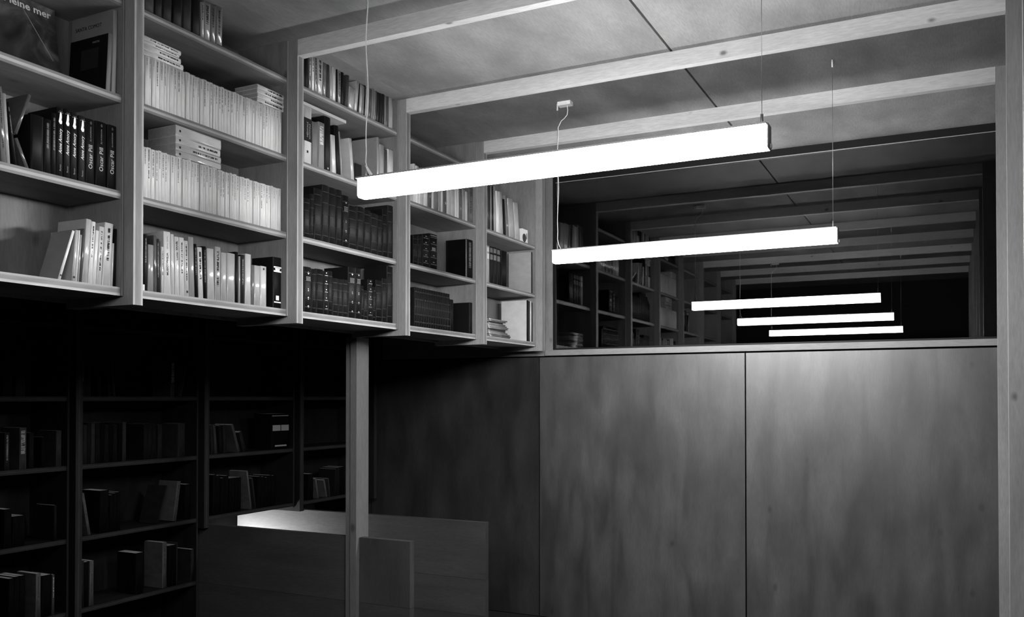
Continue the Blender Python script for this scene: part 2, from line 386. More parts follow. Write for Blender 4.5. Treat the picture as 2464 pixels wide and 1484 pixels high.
,(2,'2',2.463,0.7285,0.0146,0.1885,0.13,0,0.78,'w',-2.632,{})
,(2,'2',2.477,0.7285,0.013,0.19,0.13,0,0.8,'w',-2.635,{})
,(2,'2',2.49,0.7285,0.0113,0.187,0.13,0,0.8,'w',-2.632,{})
,(2,'2',2.502,0.7285,0.0133,0.187,0.13,0,0.78,'w',-2.632,{})
,(2,'2',2.517,0.7285,0.0159,0.19,0.13,0,0.84,'w',-2.632,{})
,(2,'2',2.533,0.7285,0.0146,0.187,0.13,0,0.8,'w',-2.632,{})
,(2,'2',2.548,0.7285,0.0146,0.187,0.13,0,0.84,'w',-2.632,{})
,(2,'2',2.564,0.7285,0.0173,0.1885,0.13,0,0.78,'w',-2.635,{})
,(2,'2',2.581,0.7285,0.0156,0.187,0.13,0,0.78,'w',-2.632,{})
,(2,'2',2.594,0.7285,0.0108,0.1885,0.13,0,0.78,'w',-2.632,{})
,(2,'2',2.609,0.7285,0.0186,0.19,0.13,0,0.8,'w',-2.632,{})
,(2,'2',2.627,0.7285,0.0173,0.187,0.13,0,0.78,'w',-2.632,{})
,(2,'2',2.643,0.7285,0.0124,0.19,0.13,0,0.82,'w',-2.632,{})
,(2,'2',2.657,0.7285,0.0153,0.19,0.13,0,0.78,'w',-2.634,{})
,(2,'2',2.672,0.7285,0.0135,0.187,0.13,0,0.78,'w',-2.632,{})
,(2,'2',2.686,0.7285,0.0139,0.1885,0.13,0,0.78,'w',-2.632,{})
,(2,'2',2.7,0.7285,0.0151,0.1869,0.13,0,0.84,'w',-2.634,{})
,(2,'2',2.714,0.7285,0.0118,0.1869,0.13,0,0.84,'w',-2.632,{})
,(2,'2',2.727,0.7285,0.014,0.1869,0.13,0,0.82,'w',-2.634,{})
,(2,'2',2.74,0.7285,0.0096,0.1898,0.13,0,0.78,'w',-2.632,{})
,(2,'2',2.751,0.7285,0.0121,0.1868,0.13,0,0.78,'w',-2.632,{})
,(2,'2',2.764,0.7285,0.014,0.1898,0.13,0,0.84,'w',-2.632,{})
,(2,'2',2.781,0.7285,0.0183,0.1867,0.13,0,0.82,'w',-2.634,{})
,(2,'2',2.796,0.7285,0.0119,0.1867,0.13,0,0.84,'w',-2.632,{})
,(2,'2',2.809,0.7285,0.0141,0.1882,0.13,0,0.8,'w',-2.632,{})
,(2,'2',2.825,0.7285,0.0167,0.1866,0.13,0,0.84,'w',-2.635,{})
,(2,'2',2.842,0.7285,0.0161,0.1896,0.13,0,0.84,'w',-2.635,{})
,(2,'2',2.855,0.7285,0.0096,0.1865,0.13,0,0.84,'w',-2.635,{})
,(2,'2',2.865,0.7285,0.0106,0.1865,0.13,0,0.84,'w',-2.635,{})
,(2,'2',2.878,0.7285,0.0138,0.1865,0.13,0,0.82,'w',-2.632,{})
,(2,'2',2.892,0.7285,0.0134,0.1879,0.13,0,0.78,'w',-2.634,{})
,(2,'2',2.906,0.7285,0.014,0.1864,0.13,0,0.84,'w',-2.634,{})
,(2,'2',2.922,0.7285,0.0174,0.1864,0.13,0,0.84,'w',-2.632,{})
,(2,'2',2.939,0.7285,0.016,0.1878,0.13,0,0.84,'w',-2.634,{})
,(2,'2',2.956,0.7285,0.018,0.1863,0.13,0,0.82,'w',-2.634,{})
,(2,'2',2.973,0.7285,0.0161,0.1877,0.13,0,0.84,'w',-2.635,{})
,(2,'2',2.987,0.7285,0.0108,0.1892,0.13,0,0.8,'w',-2.632,{})
,(2,'2',3.001,0.7285,0.0164,0.1862,0.13,0,0.8,'w',-2.632,{})
,(2,'2',3.018,0.7285,0.0157,0.1861,0.13,0,0.84,'w',-2.634,{})
,(2,'2',3.035,0.7285,0.0187,0.1876,0.13,0,0.78,'w',-2.632,{})
,(2,'t',2.324,1.413,0.0468,0.1101,0.15,0,0.22,'b',-2.635,{})
,(2,'t',2.368,1.413,0.0363,0.1231,0.15,0,0.13,'b',-2.635,{})
,(2,'t',2.41,1.413,0.0431,0.1237,0.15,0,0.16,'b',-2.635,{})
,(2,'t',2.459,1.413,0.0483,0.1395,0.15,0,0.1,'b',-2.635,{})
,(2,'t',2.507,1.413,0.0433,0.1446,0.15,0,0.2,'b',-2.635,{})
,(2,'t',2.553,1.413,0.0422,0.1472,0.15,0,0.12,'b',-2.635,{})
,(2,'t',2.586,1.413,0.0157,0.1478,0.125,0,0.6,'p',-2.635,{'pr':1})
,(2,'t',2.611,1.413,0.0314,0.1564,0.125,0,0.55,'p',-2.635,{'pr':2})
,(2,'t',2.642,1.413,0.0274,0.1597,0.125,0,0.45,'p',-2.635,{'pr':2})
,(2,'t',2.675,1.413,0.0347,0.1646,0.125,0,0.5,'p',-2.635,{'pr':1})
,(3,'t',3.206,1.413,0.0103,0.1508,0.15,0,0.08,'b',-2.635,{})
,(3,'t',3.223,1.413,0.0212,0.1553,0.15,0,0.12,'b',-2.635,{})
,(3,'t',3.246,1.413,0.02,0.1679,0.125,0,0.4,'p',-2.635,{'pl':1})
,(3,'t',3.267,1.413,0.0175,0.1839,0.125,0,0.75,'p',-2.635,{'pr':1})
,(3,'t',3.288,1.413,0.0205,0.1854,0.125,0,0.5,'p',-2.635,{'pr':2})
,(3,'t',3.319,1.413,0.0379,0.19,0.125,0,0.62,'p',-2.635,{'pr':2})
,(3,'t',3.353,1.413,0.0269,0.1793,0.125,0,0.38,'p',-2.635,{})
,(3,'t',3.38,1.413,0.0214,0.1781,0.15,0,0.25,'b',-2.635,{})
,(3,'t',3.402,1.413,0.0187,0.1827,0.125,0,0.55,'p',-2.635,{})
,(3,'t',3.425,1.413,0.0248,0.1703,0.125,0,0.7,'p',-2.635,{})
,(3,'t',3.447,1.413,0.013,0.1719,0.15,0,0.06,'b',-2.635,{})
,(3,'t',3.466,1.413,0.0223,0.1652,0.125,0,0.5,'p',-2.635,{'pr':2})
,(3,'t',3.491,1.413,0.0225,0.1699,0.15,0,0.07,'b',-2.635,{})
,(3,'t',3.522,1.413,0.0228,0.1741,0.15,0.083,0.22,'b',-2.635,{})
,(3,'t',3.558,1.413,0.0452,0.1137,0.125,0.101,0.6,'p',-2.635,{})
,(3,'t',3.596,1.413,0.0267,0.1597,0.125,0.116,0.6,'p',-2.635,{})
,(3,'t',3.618,1.413,0.0085,0.1547,0.125,0.0928,0.12,'p',-2.635,{})
,(3,'t',3.636,1.413,0.0227,0.1554,0.125,0.083,0.6,'p',-2.635,{})
,(3,'t',3.655,1.413,0.0114,0.1538,0.16,0.0725,0.45,'m',-2.635,{})
,(3,'t',3.668,1.413,0.0114,0.16,0.16,0.068,0.08,'m',-2.635,{})
,(3,'t',3.68,1.413,0.0088,0.1604,0.125,0.068,0.65,'p',-2.635,{})
,(3,'t',3.691,1.413,0.0089,0.1603,0.16,0.069,0.6,'m',-2.635,{})
,(3,'t',3.701,1.413,0.0089,0.162,0.125,0.068,0.6,'p',-2.635,{})
,(3,'t',3.716,1.413,0.0167,0.1579,0.16,0.071,0.3,'m',-2.635,{})
,(3,'t',3.735,1.413,0.0169,0.1704,0.16,0.066,0.45,'m',-2.635,{})
,(3,'t',3.752,1.413,0.0136,0.1584,0.16,0.072,0.5,'m',-2.635,{})
,(3,'t',3.767,1.413,0.0119,0.1627,0.125,0.07,0.3,'p',-2.635,{})
,(3,'t',3.787,1.413,0.0243,0.1606,0.125,0.0597,0.18,'p',-2.635,{})
,(3,'t',3.812,1.413,0.021,0.1625,0.16,0.0493,0.18,'m',-2.635,{})
,(3,'t',3.835,1.413,0.0212,0.1693,0.125,0.0389,0.18,'p',-2.635,{})
,(3,'t',3.853,1.413,0.0124,0.1615,0.16,0.028,0.5,'m',-2.635,{})
,(3,'t',3.874,1.413,0.0252,0.1685,0.125,0.02,0.3,'p',-2.635,{})
,(3,'t',3.894,1.413,0.0097,0.1655,0.125,0.021,0.6,'p',-2.635,{})
,(3,'t',3.913,1.413,0.0256,0.1756,0.125,0.019,0.6,'p',-2.635,{})
,(3,'3',3.231,1.069,0.0553,0.2661,0.15,0,0.72,'b',-2.635,{'tx':'N'})
,(3,'3',3.284,1.069,0.0438,0.2092,0.15,0,0.45,'b',-2.635,{})
,(3,'3',3.331,1.069,0.0448,0.2208,0.15,0,0.5,'b',-2.635,{'pl':2})
,(3,'3',3.377,1.069,0.0442,0.2602,0.15,0,0.08,'b',-2.635,{'dot':3})
,(3,'3',3.428,1.069,0.0313,0.184,0.125,-0.0684,0.76,'p',-2.635,{})
,(3,'3',3.464,1.069,0.0329,0.2378,0.15,-0.0867,0.03,'b',-2.635,{})
,(3,'3',3.487,1.069,0.0072,0.2154,0.125,-0.097,0.55,'p',-2.635,{})
,(3,'3',3.577,1.069,0.0253,0.2047,0.1,-0.122,0.68,'p',-2.635,{})
,(3,'3',3.792,1.069,0.0208,0.2715,0.158,0,0.58,'p',-2.635,{'ct':0.52})
,(3,'3',3.826,1.069,0.0392,0.2415,0.125,0,0.6,'p',-2.635,{})
,(3,'3',3.863,1.069,0.0288,0.2264,0.15,0,0.3,'b',-2.635,{})
,(3,'3',3.907,1.069,0.0555,0.2346,0.125,0,0.76,'p',-2.635,{})
,(3,'2',3.228,0.7285,0.0431,0.1841,0.15,0,0.09,'l',-2.635,{})
,(3,'2',3.264,0.7285,0.025,0.2116,0.15,0,0.16,'l',-2.635,{})
,(3,'2',3.308,0.7285,0.0585,0.2448,0.15,0,0.08,'l',-2.635,{})
,(3,'2',3.364,0.7285,0.0488,0.2729,0.15,0,0.14,'l',-2.635,{})
,(3,'2',3.416,0.7285,0.053,0.2711,0.15,0,0.1,'l',-2.635,{})
,(3,'2',3.468,0.7285,0.0439,0.2723,0.15,0,0.12,'l',-2.635,{})
,(3,'2',3.519,0.7285,0.0495,0.2549,0.15,0,0.06,'l',-2.635,{'gd':2})
,(3,'2',3.579,0.7285,0.0681,0.2151,0.15,0,0.09,'l',-2.635,{})
,(3,'2',3.643,0.7285,0.0556,0.2239,0.15,0,0.09,'l',-2.635,{})
,(3,'2',3.702,0.7285,0.0571,0.2193,0.15,0,0.1,'l',-2.635,{})
,(3,'2',3.761,0.7285,0.0568,0.2124,0.15,0,0.16,'l',-2.635,{})
,(3,'2',3.812,0.7285,0.0409,0.2115,0.15,0,0.12,'l',-2.635,{})
,(3,'2',3.859,0.7285,0.047,0.251,0.15,0,0.03,'l',-2.635,{})
,(3,'2',3.909,0.7285,0.0498,0.2813,0.15,0,0.14,'l',-2.635,{})
,(3,'b',3.236,0.388,0.0515,0.2094,0.15,0,0.12,'l',-2.635,{'gd':2})
,(3,'b',3.28,0.388,0.0309,0.2059,0.15,0,0.1,'l',-2.635,{})
,(3,'b',3.324,0.388,0.0524,0.2106,0.15,0,0.07,'l',-2.635,{})
,(3,'b',3.368,0.388,0.0308,0.2066,0.15,0,0.1,'l',-2.635,{'gd':1})
,(3,'b',3.401,0.388,0.0327,0.2112,0.15,0,0.09,'l',-2.635,{})
,(3,'b',3.441,0.388,0.0421,0.1821,0.15,0,0.13,'l',-2.635,{})
,(3,'b',3.48,0.388,0.0324,0.1819,0.15,0,0.13,'l',-2.635,{})
,(3,'b',3.519,0.388,0.0406,0.1844,0.15,0,0.13,'l',-2.635,{})
,(3,'b',3.571,0.388,0.0587,0.2516,0.15,0,0.08,'l',-2.635,{'gd':2})
,(3,'b',3.625,0.388,0.0458,0.2542,0.15,0,0.08,'l',-2.635,{'gd':2})
,(3,'b',3.66,0.388,0.0205,0.1706,0.15,0,0.12,'l',-2.635,{})
,(3,'b',3.688,0.388,0.0307,0.1502,0.15,0,0.12,'l',-2.635,{})
,(3,'b',3.726,0.388,0.0413,0.2095,0.15,0,0.12,'l',-2.635,{'gd':1})
,(3,'b',3.762,0.388,0.0249,0.1765,0.15,0,0.05,'l',-2.635,{})
,(3,'b',3.804,0.388,0.0548,0.2144,0.15,0,0.06,'l',-2.635,{})
,(3,'b',3.854,0.388,0.0418,0.2305,0.15,0,0.12,'l',-2.635,{})
,(3,'b',3.905,0.388,0.0554,0.3,0.15,0,0.08,'l',-2.635,{})
,(4,'3',4.142,1.069,0.0189,0.2172,0.125,0,0.85,'p',-2.635,{})
,(4,'3',4.169,1.069,0.029,0.2118,0.125,0,0.9,'p',-2.635,{})
,(4,'3',4.197,1.069,0.0214,0.2059,0.125,0,0.85,'p',-2.635,{})
,(4,'3',4.223,1.069,0.0256,0.212,0.125,0,0.7,'p',-2.635,{})
,(4,'3',4.259,1.069,0.0423,0.2062,0.125,0,0.85,'p',-2.635,{})
,(4,'3',4.302,1.069,0.039,0.2116,0.125,0,0.42,'p',-2.635,{})
,(4,'3',4.336,1.069,0.0226,0.2052,0.125,0,0.8,'p',-2.635,{})
,(4,'3',4.372,1.069,0.0443,0.1995,0.125,0,0.5,'p',-2.635,{})
,(4,'3',4.411,1.069,0.0276,0.2048,0.125,0,0.6,'p',-2.635,{})
,(4,'3',4.439,1.069,0.0235,0.1988,0.125,0,0.78,'p',-2.635,{})
,(4,'3',4.472,1.069,0.0371,0.2051,0.125,0,0.4,'p',-2.635,{})
,(4,'3',4.514,1.069,0.0423,0.1987,0.125,0,0.8,'p',-2.635,{})
,(4,'3',4.562,1.069,0.0476,0.192,0.125,0,0.7,'p',-2.635,{})
,(4,'3',4.601,1.069,0.025,0.1975,0.125,0,0.85,'p',-2.635,{})
,(4,'3',4.627,1.069,0.0206,0.1914,0.125,0,0.8,'p',-2.635,{})
,(4,'3',4.658,1.069,0.035,0.1981,0.125,0,0.42,'p',-2.635,{})
,(4,'3',4.696,1.069,0.0356,0.1915,0.125,0,0.55,'p',-2.635,{})
,(4,'3',4.73,1.069,0.0263,0.1849,0.125,0,0.7,'p',-2.635,{})
,(4,'3',4.779,1.069,0.0562,0.2211,0.125,0.0345,0.42,'p',-2.635,{'pr':1})
,(4,'2',4.154,0.7285,0.0482,0.1627,0.15,0,0.06,'l',-2.635,{})
,(4,'2',4.2,0.7285,0.0387,0.1691,0.15,0,0.09,'l',-2.635,{})
,(4,'2',4.26,0.7285,0.0712,0.1836,0.15,0,0.06,'l',-2.635,{'gd':1})
,(4,'2',4.344,0.7285,0.0866,0.2015,0.15,0,0.07,'l',-2.635,{'gd':1,'gb':2})
,(4,'2',4.725,0.7285,0.0119,0.2335,0.128,0,0.5,'m',-2.635,{'ct':0.05})
,(4,'2',4.774,0.7285,0.0782,0.2386,0.15,0,0.1,'b',-2.635,{'pl':1})
,(4,'b',4.155,0.388,0.0224,0.2187,0.15,0,0.16,'l',-2.635,{'gd':3})
,(4,'b',4.18,0.388,0.0226,0.2187,0.15,0,0.16,'l',-2.635,{'gd':3})
,(4,'b',4.204,0.388,0.0229,0.2187,0.15,0,0.16,'l',-2.635,{'gd':3})
,(4,'b',4.229,0.388,0.0231,0.2187,0.15,0,0.16,'l',-2.635,{'gd':3})
,(4,'b',4.254,0.388,0.0233,0.2187,0.15,0,0.16,'l',-2.635,{'gd':3})
,(4,'b',4.279,0.388,0.0235,0.2188,0.15,0,0.16,'l',-2.635,{'gd':3})
,(4,'b',4.304,0.388,0.0238,0.2188,0.15,0,0.16,'l',-2.635,{'gd':3})
,(4,'b',4.33,0.388,0.024,0.2188,0.15,0,0.16,'l',-2.635,{'gd':3})
,(4,'b',4.356,0.388,0.0243,0.2188,0.15,0,0.16,'l',-2.635,{'gd':3})
,(4,'b',4.383,0.388,0.0245,0.2188,0.15,0,0.16,'l',-2.635,{'gd':3})
,(4,'b',4.409,0.388,0.0247,0.2189,0.15,0,0.16,'l',-2.635,{'gd':3})
,(4,'b',4.436,0.388,0.025,0.2189,0.15,0,0.16,'l',-2.635,{'gd':3})
,(4,'b',4.463,0.388,0.0253,0.2189,0.15,0,0.16,'l',-2.635,{'gd':3})
,(4,'b',4.49,0.388,0.0256,0.2189,0.15,0,0.16,'l',-2.635,{'gd':3})
,(4,'b',4.518,0.388,0.0258,0.2189,0.15,0,0.16,'l',-2.635,{'gd':3})
,(4,'b',4.555,0.388,0.0363,0.1892,0.15,0,0.1,'b',-2.635,{})
,(4,'b',4.788,0.388,0.0395,0.1932,0.118,0,0.06,'b',-2.635,{'ct':0.035})
,(5,'3',5.007,1.069,0.0193,0.2968,0.16,0,0.4,'m',-2.635,{})
,(5,'3',5.029,1.069,0.0166,0.2965,0.16,0,0.15,'m',-2.635,{})
,(5,'3',5.053,1.069,0.0254,0.2943,0.16,-0.0109,0.5,'m',-2.635,{})
,(5,'3',5.08,1.069,0.0198,0.294,0.16,-0.0218,0.12,'m',-2.635,{})
,(5,'3',5.11,1.069,0.0347,0.2963,0.125,-0.0328,0.6,'p',-2.635,{})
,(5,'3',5.158,1.069,0.047,0.2736,0.125,-0.0557,0.85,'p',-2.635,{})
,(5,'3',5.207,1.069,0.0447,0.2784,0.125,-0.0677,0.66,'p',-2.635,{})
,(5,'3',5.255,1.069,0.0361,0.2399,0.15,-0.0945,0.1,'b',-2.635,{})
,(5,'3',5.293,1.069,0.0334,0.2698,0.16,-0.104,0.45,'m',-2.635,{})
,(5,'3',5.361,1.069,0.0877,0.2611,0.125,-0.121,0.62,'p',-2.635,{})
,(5,'3',5.447,1.069,0.0727,0.251,0.125,-0.1354,0.68,'p',-2.635,{'dot':0})
,(5,'2',5.017,0.7285,0.0365,0.2389,0.15,0,0.55,'b',-2.635,{'pl':3})
,(5,'2',5.064,0.7285,0.0458,0.2401,0.15,0,0.12,'b',-2.635,{'pl':3})
,(5,'2',5.114,0.7285,0.0465,0.2423,0.15,0,0.12,'b',-2.635,{'pl':3})
,(5,'2',5.165,0.7285,0.0472,0.2417,0.15,0,0.12,'b',-2.635,{'pl':3})
,(5,'2',5.243,0.7285,0.0851,0.237,0.15,0,0.05,'b',-2.635,{})
,(5,'2',5.674,0.7285,0.0203,0.294,0.178,0,0.1,'m',-2.635,{'ct':0.6})
,(5,'b',5.606,0.388,0.0247,0.2874,0.201,0,0.05,'b',-2.635,{'ct':0.74})
,(5,'b',5.633,0.388,0.0217,0.2846,0.16,0,0.2,'m',-2.635,{})
,(5,'b',5.657,0.388,0.0187,0.2872,0.16,0,0.85,'m',-2.635,{})
,(5,'b',5.679,0.388,0.0188,0.2779,0.16,0,0.25,'m',-2.635,{})
,(11,'a',2.751,0.003,0.0458,0.1949,0.15,0,0.105,'d',-4.06,{})  # lower bays from here: book tones lowered, shade put into their colour
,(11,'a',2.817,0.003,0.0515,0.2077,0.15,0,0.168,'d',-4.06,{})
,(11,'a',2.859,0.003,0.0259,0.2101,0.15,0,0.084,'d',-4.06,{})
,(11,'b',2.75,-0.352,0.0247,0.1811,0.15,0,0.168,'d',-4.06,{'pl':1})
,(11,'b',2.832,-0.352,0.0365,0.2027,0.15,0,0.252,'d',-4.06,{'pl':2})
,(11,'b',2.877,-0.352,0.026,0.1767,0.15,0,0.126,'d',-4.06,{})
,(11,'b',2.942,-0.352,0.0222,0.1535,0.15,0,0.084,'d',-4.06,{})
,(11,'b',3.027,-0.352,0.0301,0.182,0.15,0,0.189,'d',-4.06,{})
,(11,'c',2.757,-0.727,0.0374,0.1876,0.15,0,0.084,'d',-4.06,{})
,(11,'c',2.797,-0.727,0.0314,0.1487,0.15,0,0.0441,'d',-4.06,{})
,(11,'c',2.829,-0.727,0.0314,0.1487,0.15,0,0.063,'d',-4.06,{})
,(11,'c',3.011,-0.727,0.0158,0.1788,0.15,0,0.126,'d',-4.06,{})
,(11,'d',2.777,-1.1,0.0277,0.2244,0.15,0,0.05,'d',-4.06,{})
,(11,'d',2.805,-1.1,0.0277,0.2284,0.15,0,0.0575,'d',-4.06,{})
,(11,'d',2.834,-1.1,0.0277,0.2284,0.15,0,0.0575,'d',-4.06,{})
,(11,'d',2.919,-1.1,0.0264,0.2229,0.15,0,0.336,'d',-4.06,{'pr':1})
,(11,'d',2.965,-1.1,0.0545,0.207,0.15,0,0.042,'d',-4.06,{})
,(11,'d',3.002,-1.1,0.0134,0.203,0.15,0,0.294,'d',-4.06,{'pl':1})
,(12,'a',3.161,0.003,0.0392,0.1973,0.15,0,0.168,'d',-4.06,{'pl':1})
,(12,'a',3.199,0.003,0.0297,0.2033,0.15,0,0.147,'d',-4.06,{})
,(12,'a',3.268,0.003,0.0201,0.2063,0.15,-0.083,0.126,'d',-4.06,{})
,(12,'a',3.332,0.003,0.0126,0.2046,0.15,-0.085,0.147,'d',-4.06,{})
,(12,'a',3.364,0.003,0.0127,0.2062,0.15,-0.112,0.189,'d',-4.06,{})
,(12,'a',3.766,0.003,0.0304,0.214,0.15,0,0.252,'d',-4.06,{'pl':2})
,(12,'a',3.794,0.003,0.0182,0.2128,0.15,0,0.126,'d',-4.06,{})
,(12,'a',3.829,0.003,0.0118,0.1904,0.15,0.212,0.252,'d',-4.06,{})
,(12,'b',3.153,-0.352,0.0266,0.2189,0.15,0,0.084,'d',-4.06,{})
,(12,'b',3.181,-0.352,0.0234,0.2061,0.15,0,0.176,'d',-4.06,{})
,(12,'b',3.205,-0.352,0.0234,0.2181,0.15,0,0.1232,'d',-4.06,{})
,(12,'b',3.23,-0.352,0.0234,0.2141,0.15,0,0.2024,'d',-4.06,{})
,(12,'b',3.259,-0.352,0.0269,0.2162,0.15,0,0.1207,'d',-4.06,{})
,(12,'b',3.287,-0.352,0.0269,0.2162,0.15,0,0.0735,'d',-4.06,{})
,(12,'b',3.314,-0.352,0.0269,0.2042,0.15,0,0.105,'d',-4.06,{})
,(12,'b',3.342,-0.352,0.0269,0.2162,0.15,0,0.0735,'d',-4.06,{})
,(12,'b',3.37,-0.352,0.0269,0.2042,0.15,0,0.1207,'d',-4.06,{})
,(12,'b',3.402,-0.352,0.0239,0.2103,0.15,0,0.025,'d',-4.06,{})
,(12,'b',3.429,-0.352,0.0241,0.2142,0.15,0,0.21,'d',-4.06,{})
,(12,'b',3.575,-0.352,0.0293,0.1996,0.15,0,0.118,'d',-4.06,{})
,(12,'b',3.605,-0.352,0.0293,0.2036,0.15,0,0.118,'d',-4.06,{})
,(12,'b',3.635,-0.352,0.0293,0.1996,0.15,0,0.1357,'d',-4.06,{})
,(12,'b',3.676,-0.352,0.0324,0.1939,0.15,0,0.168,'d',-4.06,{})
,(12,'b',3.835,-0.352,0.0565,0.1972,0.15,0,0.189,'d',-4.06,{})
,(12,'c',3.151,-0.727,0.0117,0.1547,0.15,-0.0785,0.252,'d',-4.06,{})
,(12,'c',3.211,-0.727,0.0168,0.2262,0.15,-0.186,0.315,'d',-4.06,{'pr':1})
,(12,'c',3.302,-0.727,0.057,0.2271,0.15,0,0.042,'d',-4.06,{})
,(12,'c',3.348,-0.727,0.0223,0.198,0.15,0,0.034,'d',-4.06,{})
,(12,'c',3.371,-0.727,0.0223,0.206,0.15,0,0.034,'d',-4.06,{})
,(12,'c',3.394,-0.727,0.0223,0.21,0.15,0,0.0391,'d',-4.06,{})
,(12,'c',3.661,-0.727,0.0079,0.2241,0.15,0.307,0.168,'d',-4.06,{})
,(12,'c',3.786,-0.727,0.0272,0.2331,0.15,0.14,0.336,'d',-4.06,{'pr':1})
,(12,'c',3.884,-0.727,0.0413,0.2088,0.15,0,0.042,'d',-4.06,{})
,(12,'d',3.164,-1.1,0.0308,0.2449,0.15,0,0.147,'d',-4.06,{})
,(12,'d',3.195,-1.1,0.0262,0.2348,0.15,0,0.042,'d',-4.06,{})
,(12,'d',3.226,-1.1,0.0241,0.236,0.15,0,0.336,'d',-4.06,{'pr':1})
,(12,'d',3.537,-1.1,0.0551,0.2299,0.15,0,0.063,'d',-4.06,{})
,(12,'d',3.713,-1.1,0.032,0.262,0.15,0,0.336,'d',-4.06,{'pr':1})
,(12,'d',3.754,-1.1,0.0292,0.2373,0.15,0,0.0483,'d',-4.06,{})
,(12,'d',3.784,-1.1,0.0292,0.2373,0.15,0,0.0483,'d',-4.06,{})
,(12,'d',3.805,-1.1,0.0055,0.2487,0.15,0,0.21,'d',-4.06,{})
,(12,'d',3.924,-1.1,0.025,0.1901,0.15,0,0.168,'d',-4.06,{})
,(13,'b',4.084,-0.352,0.0235,0.1808,0.15,-0.064,0.168,'d',-4.06,{})
,(13,'b',4.114,-0.352,0.0201,0.1761,0.15,-0.1049,0.231,'d',-4.06,{})
,(13,'b',4.157,-0.352,0.024,0.174,0.15,-0.087,0.126,'d',-4.06,{})
,(13,'b',4.191,-0.352,0.0207,0.1782,0.15,-0.086,0.168,'d',-4.06,{})
,(13,'b',4.311,-0.352,0.0203,0.1866,0.15,-0.346,0.294,'d',-4.06,{})
,(13,'b',4.364,-0.352,0.0278,0.134,0.15,-0.346,0.147,'d',-4.06,{})
,(13,'b',4.702,-0.352,0.1915,0.2404,0.15,0,0.042,'d',-4.06,{'st':2})
,(13,'c',4.101,-0.727,0.0303,0.2492,0.15,0,0.063,'d',-4.06,{})
,(13,'c',4.132,-0.727,0.0303,0.2412,0.15,0,0.0441,'d',-4.06,{})
,(13,'c',4.171,-0.727,0.031,0.223,0.15,0,0.0391,'d',-4.06,{})
,(13,'c',4.203,-0.727,0.031,0.235,0.15,0,0.0391,'d',-4.06,{})
,(13,'c',4.239,-0.727,0.0246,0.2163,0.15,0,0.042,'d',-4.06,{})
,(13,'c',4.264,-0.727,0.0246,0.2163,0.15,0,0.0294,'d',-4.06,{})
,(13,'c',4.29,-0.727,0.0246,0.2163,0.15,0,0.0294,'d',-4.06,{})
,(13,'c',4.316,-0.727,0.0246,0.2163,0.15,0,0.0294,'d',-4.06,{})
,(13,'c',4.423,-0.727,0.0146,0.2526,0.15,-0.158,0.315,'d',-4.06,{})
,(13,'c',4.465,-0.727,0.0147,0.2035,0.15,-0.178,0.168,'d',-4.06,{})
,(13,'c',4.501,-0.727,0.0319,0.2062,0.15,0,0.035,'d',-4.06,{})
,(13,'c',4.534,-0.727,0.0319,0.2022,0.15,0,0.05,'d',-4.06,{})
,(13,'c',4.567,-0.727,0.0319,0.1942,0.15,0,0.05,'d',-4.06,{})
,(13,'c',4.6,-0.727,0.0319,0.2062,0.15,0,0.05,'d',-4.06,{})
,(13,'c',4.633,-0.727,0.0319,0.2022,0.15,0,0.05,'d',-4.06,{})
,(14,'c',5.022,-0.727,0.0544,0.1833,0.15,0,0.042,'d',-4.06,{})
,(14,'c',5.11,-0.727,0.0177,0.1459,0.15,-0.232,0.315,'d',-4.06,{})
,(14,'c',5.205,-0.727,0.018,0.1299,0.15,-0.267,0.315,'d',-4.06,{})
,(14,'c',5.242,-0.727,0.0138,0.1346,0.15,-0.151,0.21,'d',-4.06,{})
,(14,'c',5.312,-0.727,0.0279,0.1969,0.15,0,0.126,'d',-4.06,{})
,(14,'c',5.341,-0.727,0.0279,0.2049,0.15,0,0.126,'d',-4.06,{})
,(14,'c',5.37,-0.727,0.0279,0.2049,0.15,0,0.0882,'d',-4.06,{})
,(14,'c',5.399,-0.727,0.0279,0.2089,0.15,0,0.0882,'d',-4.06,{})
]
# ================================================================== the setting
def struct(o): o['kind'] = 'structure'; return o
struct(boxo('floor', (-5.3, -1.7, ZF - .05), (.5, W + .2, ZF), [FLOORM]))
cl = struct(boxo('ceiling', (-5.3, -1.7, ZC + .014), (.5, W + .2, ZC + .08), [BACKM]))
for x0, x1 in ((-5.2, -4.005), (-4.0, -2.543), (-2.54, -1.1365), (-1.1255, .335)):
    boxo('panel', (x0, -1.6, ZC), (x1, W + .02, ZC + .014), [CEIL], cl)
struct(boxo('wall_near', (-5.3, -1.7, ZF), (.5, -1.6, ZC), [DARKW]))
struct(boxo('wall_left', (-5.3, -1.6, ZF), (-5.2, W + .2, ZC), [DARKW]))
struct(boxo('wall_right', (.335, -1.6, ZF), (.5, W + .2, ZC), [DARKW]))
# far wall: dark core with birch panels in front, window opening on the right
wl = MB(); wl.box((-5.2, W + .012, ZF), (.335, W + .2, .30)); wl.box((-5.2, W + .012, .30), (-2.536, W + .2, ZC))
wf = struct(wl.build('wall_far', [BACKM]))
ed = [-5.19, -4.102, -2.642, -1.183, .276, .33]
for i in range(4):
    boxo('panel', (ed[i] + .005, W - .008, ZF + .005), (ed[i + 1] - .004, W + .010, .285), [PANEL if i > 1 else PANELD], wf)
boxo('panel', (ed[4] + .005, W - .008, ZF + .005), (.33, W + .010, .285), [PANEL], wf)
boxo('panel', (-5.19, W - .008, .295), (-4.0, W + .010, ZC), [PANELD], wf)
boxo('panel', (-3.995, W - .008, .295), (-2.606, W + .010, ZC), [WOOD], wf)
